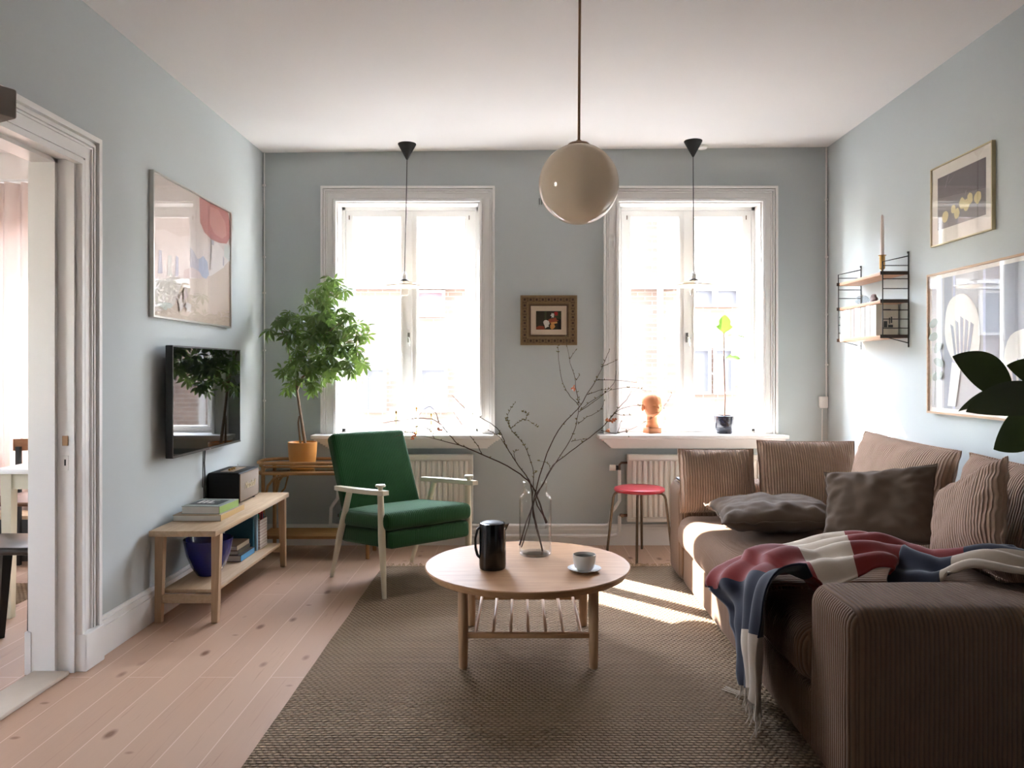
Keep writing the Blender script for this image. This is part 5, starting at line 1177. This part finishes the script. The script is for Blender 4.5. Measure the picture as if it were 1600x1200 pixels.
def ofn(u, v):
    a = 2*pi*u; t = v*pi; r = 0.030*sin(t)*(1+0.25*noise.noise(Vector((cos(a), sin(a), t)))*2); return (2.06+r*0.6*cos(a), 4.56+r*1.2*sin(a), 1.6098+0.027*(1-cos(t)))
ob_.grid(ofn, 32, 20); tag(ob_.build('stone_ornament', varied('mottled_stone', (120,96,92), 0.5, var=0.6, scale=70), None), 'dark mottled stone ornament on the middle board of the wall shelf', 'ornament')
bk_ = [((222,216,208), 0.030, 'thick white book with grey veins nearest the window'), ((214,210,204), 0.028, 'pale grey book second from the window end'), ((44,42,44), 0.006, 'very thin black-spined book'), ((232,226,216), 0.022, 'cream book just after the thin black one'), ((206,186,164), 0.012, 'tan-spined slim book'),
       ((238,232,224), 0.026, 'white book right of the tan slim one'), ((220,196,186), 0.008, 'thin pink-spined book'), ((236,232,226), 0.030, 'thick white book in the middle of the row'), ((226,222,214), 0.024, 'off-white book past the middle of the row'), ((192,176,160), 0.007, 'thin brown-spined book'),
       ((236,230,222), 0.032, 'thick white book before the last four'), ((214,206,198), 0.018, 'light grey slim book near the sofa end'), ((238,234,228), 0.030, 'white book third from the near end'), ((228,218,206), 0.024, 'cream book second from the near end'), ((224,216,202), 0.030, 'beige book with small black plant print, nearest end of row')]
tot = sum(b_[1] for b_ in bk_); gap = (0.575-tot)/len(bk_) if tot < 0.575 else 0.0005
yy = YFr-0.012
for k, (c_, th_, lab) in enumerate(bk_):
    th2 = th_*1.45; y1_ = yy; y0_ = yy-th2; yy = y0_-0.0012
    hh = 0.172+0.006*((k*37) % 5)/4
    if k == len(bk_)-1:
        wd = y1_-y0_
        book(lab+' on the wall shelf', (2.000, y0_, 1.4145), (2.125, y1_, 1.4145+0.174), colm('book_cover', c_), 'x-', 'books on the wall shelf',
             art=([((-0.02, -wd/2-0.0008, 0.045), (0.0, -wd/2-0.0002, 0.080), 0), ((0.005, -wd/2-0.0008, 0.045), (0.032, -wd/2-0.0002, 0.060), 0), ((0.01, -wd/2-0.0008, 0.066), (0.016, -wd/2-0.0002, 0.10), 0), ((0.02, -wd/2-0.0008, 0.07), (0.028, -wd/2-0.0002, 0.105), 0), ((-0.03, -wd/2-0.0008, 0.145), (0.02, -wd/2-0.0002, 0.148), 0)], [M_dk]))
    else:
        book(lab+' on the wall shelf', (2.000+0.002*(k % 3), y0_, 1.4145), (2.120, y1_, 1.4145+hh), colm('book_cover', c_), 'x-', 'books on the wall shelf')

# ================================================================= SMALL WALL THINGS
mb = MB(); mb.rbox((2.075, YB-0.030, 0.955), (2.155-0.02, YB-0.001, 1.035), 0.006); mb.box((2.085, YB-0.0325, 0.99), (2.125, YB-0.0298, 0.992))
tag(mb.build('junction_box', M_trim, None), 'small white plastic junction box in the right corner above the sofa', 'junction box')
q = P(1097, 233, 5.38); mb = MB(); mb.lathe([(0, -0.022), (0.03, -0.022), (0.036, -0.015), (0.036, -0.002), (0, -0.002)], 24, (q.x, 5.38, 2.765)); tag(mb.build('ceiling_outlet', M_trim, None), 'round white ceiling outlet beside the right pendant canopy', 'ceiling outlet')
q = P(845, 316, YB); mb = MB(); mb.rbox((q.x-0.02, YB-0.008, q.z-0.03), (q.x+0.016, YB-0.0005, q.z+0.03), 0.002, mi=0)
for dx in (-0.010, 0.006): mb.tube([(q.x+dx, YB-0.008, q.z-0.018), (q.x+dx, YB-0.016, q.z-0.016), (q.x+dx, YB-0.016, q.z+0.024)], 0.0022, 6, mi=1)
tag(mb.build('wall_hook', [M_wall, M_black], None), 'small double black hook on the wall left of the globe lamp', 'hook')
mb = MB(); q = P(0, 142, 0.93)
Ms = Matrix.Translation((-0.605-0.10-0.075, 0.93, q.z)) @ Matrix.Rotation(radians(-28), 4, 'Z')
mb.rbox((-0.22, -0.02, -0.017), (0.105, 0.115, 0.020), 0.003, M=Ms)
tag(mb.build('shelf_bracket', varied('taupe_painted_wood', (222,208,196), 0.6), None), 'blurred taupe block at the upper left edge of the view', 'shelf')

# ================================================================= RUBBER PLANT (right foreground)
rp = thing('rubber_plant', 'rubber plant with big dark glossy leaves at the right edge', 'plant', (1.55, 1.78, 0.001))
MB().lathe([(0, 0), (0.11, 0), (0.115, 0.005), (0.14, 0.24), (0.145, 0.25), (0.138, 0.25), (0.134, 0.235), (0, 0.22)], 40, (1.55, 1.78, 0.001)).build('pot', colm('grey_pot', (120,116,110)), rp)
MB().lathe([(0, 0.221), (0.128, 0.225), (0, 0.23)], 32, (1.55, 1.78, 0.001)).build('soil', M_soil, rp)
st_ = [Vector((1.55, 1.78, 0.22)), Vector((1.54, 1.84, 0.7)), Vector((1.46, 1.92, 1.05)), Vector((1.42, 1.95, 1.25)), Vector((1.43, 1.97, 1.45))]
MB().tube(st_, [0.013, 0.011, 0.009, 0.007, 0.004], 10).build('stem', M_bark, rp)
YR = 1.95
def RL(base_px, tip_px, Wd, yb, yt, up=(0,-1,0.6), droop=0.04, fold=0.12):
    b0, t0 = P(*base_px, yb), P(*tip_px, yt); mb = MB(); leaf(mb, b0, t0-b0, up, (t0-b0).length, Wd, droop, n=16, fold=fold)
    mb.tube([b0, b0.lerp(Vector((1.42, 1.95, b0.z-0.04)), 0.6), Vector((1.43, 1.95, b0.z-0.05))], 0.004, 6, mi=1)
    mb.build('leaf', [M_rubleaf, colm('petiole', (70,78,40))], rp)
RL((1582, 606), (1492, 556), 0.105, 1.93, 1.90, up=(0.1,-1,0.3))
RL((1660, 612), (1513, 638), 0.115, 1.90, 1.82, up=(0,-0.8,0.9))
RL((1622, 650), (1556, 702), 0.100, 1.98, 1.93, up=(0.4,-1,0.2))
RL((1580, 600), (1497, 640), 0.040, 2.02, 2.02, up=(-0.3,-0.5,0.8))
RL((1660, 600), (1576, 570), 0.090, 2.04, 2.02, up=(0,-1,0.4))
RL((1670, 560), (1720, 470), 0.09, 1.95, 1.85); RL((1680, 700), (1800, 720), 0.10, 1.92, 1.80, up=(0,-.4,1)); RL((1690, 760), (1640, 860), 0.09, 1.80, 1.66); RL((1690, 640), (1790, 600), 0.09, 1.9, 2.0, up=(0,.2,1))

# ================================================================= DINING ROOM
# curtain
cu_ = thing('curtain', 'sheer pale pink curtain in the next room seen through the doorway', 'curtain', (-3.5, 5.25, 0))
mcu, ncu, bcu = base('sheer_pink_cloth', (216,198,190), 0.9); trc = ncu.new('ShaderNodeBsdfTranslucent'); trc.inputs[0].default_value = (*lin((200,178,168)), 1)
mxc = ncu.new('ShaderNodeMixShader'); mxc.inputs[0].default_value = 0.2; ncu.link(bcu.outputs[0], mxc.inputs[1]); ncu.link(trc.outputs[0], mxc.inputs[2]); ncu.link(mxc.outputs[0], ncu.n['Material Output'].inputs[0])
mb = MB(); mb.grid(lambda u, v: (-4.3+1.12*u, 5.22+0.035*sin(u*70+0.6*sin(v*3))+0.01*sin(u*31), 0.02+2.45*v), 220, 10); mb.build('cloth', mcu, cu_, ang=180)
mb = MB(); mb.tube([(-4.4, 5.25, 2.49), (-2.5, 5.25, 2.49)], 0.012, 10)
for xx in (-4.35, -2.55): mb.box((xx, 5.25, 2.48), (xx+0.02, YB, 2.50))
mb.build('rod', M_trim, cu_)
# table against the wall
dt = thing('dining_table', 'white table in the next room seen through the doorway', 'table', (-2.28, 4.3, 0.001))
MB().rbox((-2.57, 3.78, 0.715), (-1.985, 4.85, 0.738), 0.004).build('tabletop', M_trim, dt)
mb = MB(); mb.box((-2.52, 3.83, 0.635), (-2.03, 3.85, 0.7145)); mb.box((-2.52, 4.78, 0.635), (-2.03, 4.80, 0.7145)); mb.box((-2.54, 3.85, 0.635), (-2.52, 4.78, 0.7145)); mb.box((-2.03, 3.85, 0.635), (-2.01, 4.78, 0.7145)); mb.build('apron', M_cwhite, dt, smooth=False)
for x in (-2.52, -2.035):
    for y in (3.845, 4.785): MB().bar((x, y, 0), (x, y, 0.7145), 0.038, 0.038, w2=0.052, h2=0.052).build('leg', M_cwhite, dt, smooth=False)
# black stool
bs = thing('black_stool', 'low black wooden stool with splayed legs in the doorway', 'stool', (-2.17, 3.40, 0.001))
MB().rbox((-2.37, 3.25, 0.445), (-1.99, 3.56, 0.478), 0.014, 3).build('seat', wood('black_stained_wood', (44,40,38), (26,24,23), 'X', 0.35), bs)
for (sx, sy) in ((-1,-1),(-1,1),(1,-1),(1,1)):
    MB().bar((-2.18+sx*(0.19 if sx < 0 else 0.14), 3.405+sy*0.15, 0.0), (-2.18+sx*0.12, 3.405+sy*0.09, 0.4445), 0.026, 0.026, w2=0.04, h2=0.04).build('leg', M_black, bs, smooth=False)
# steel chair
sc2 = thing('dining_chair', 'brown seated steel tube chair behind the white table', 'chair', (-2.45, 4.35, 0.001))
MB().rbox((-2.62, 4.15, 0.435), (-2.24, 4.52, 0.462), 0.012, 3).build('seat', colm('brown_leather', (120,72,48), 0.35), sc2)
for (x, y) in ((-2.59, 4.18), (-2.27, 4.18), (-2.59, 4.49), (-2.27, 4.49)):
    lg_ = MB(); lg_.tube([(x, y, 0.02), (x, y, 0.434)], 0.010, 10); lo_ = lg_.build('leg', M_steel, sc2); MB().lathe([(0, 0), (0.016, 0), (0.017, 0.02), (0.011, 0.035), (0, 0.035)], 14, (x, y, 0.0)).build('foot_cap', M_black, lo_)
sc3 = thing('wooden_chair', 'brown wooden chair with curved backrest beyond the white table', 'chair', (-2.98, 4.70, 0.001))
MB().rbox((-3.18, 4.50, 0.43), (-2.78, 4.90, 0.455), 0.012, 3).build('seat', wood('walnut', (120,80,54), (96,62,40), 'X'), sc3)
for (x, y, tz2) in ((-3.14, 4.54, 0.43), (-2.82, 4.54, 0.43), (-3.14, 4.88, 0.74), (-2.82, 4.88, 0.74)): MB().bar((x, y, 0), (x, y, tz2), 0.028, 0.022).build('leg', M_black, sc3, smooth=False)
mb = MB(); n_ = 10; pts = [(-3.18+0.40*i/n_, 4.89+0.05*sin(pi*i/n_), 0.75) for i in range(n_+1)]
for i in range(n_): mb.bar(pts[i], pts[i+1], 0.016, 0.075)
mb.build('backrest', wood('walnut_back', (156,108,76), (130,86,58), 'X'), sc3)
lb = thing('low_bench', 'low dark bench with light wooden top under the far curtain', 'bench', (-3.35, 5.05, 0.001))
MB().rbox((-3.9, 4.95, 0.27), (-2.9, 5.15, 0.295), 0.004).build('top', M_birch, lb); MB().rbox((-3.87, 4.97, 0.0), (-2.93, 5.13, 0.2695), 0.004).build('body', M_black, lb)
mb = MB(); mb.rbox((-3.30, 3.90, 0.001), (-2.62, 4.45, 0.006), 0.002); dr2 = mb.build('dining_rug', M_rug, None); tag(dr2, 'beige jute rug on the floor of the next room beyond the doorway', 'rug')
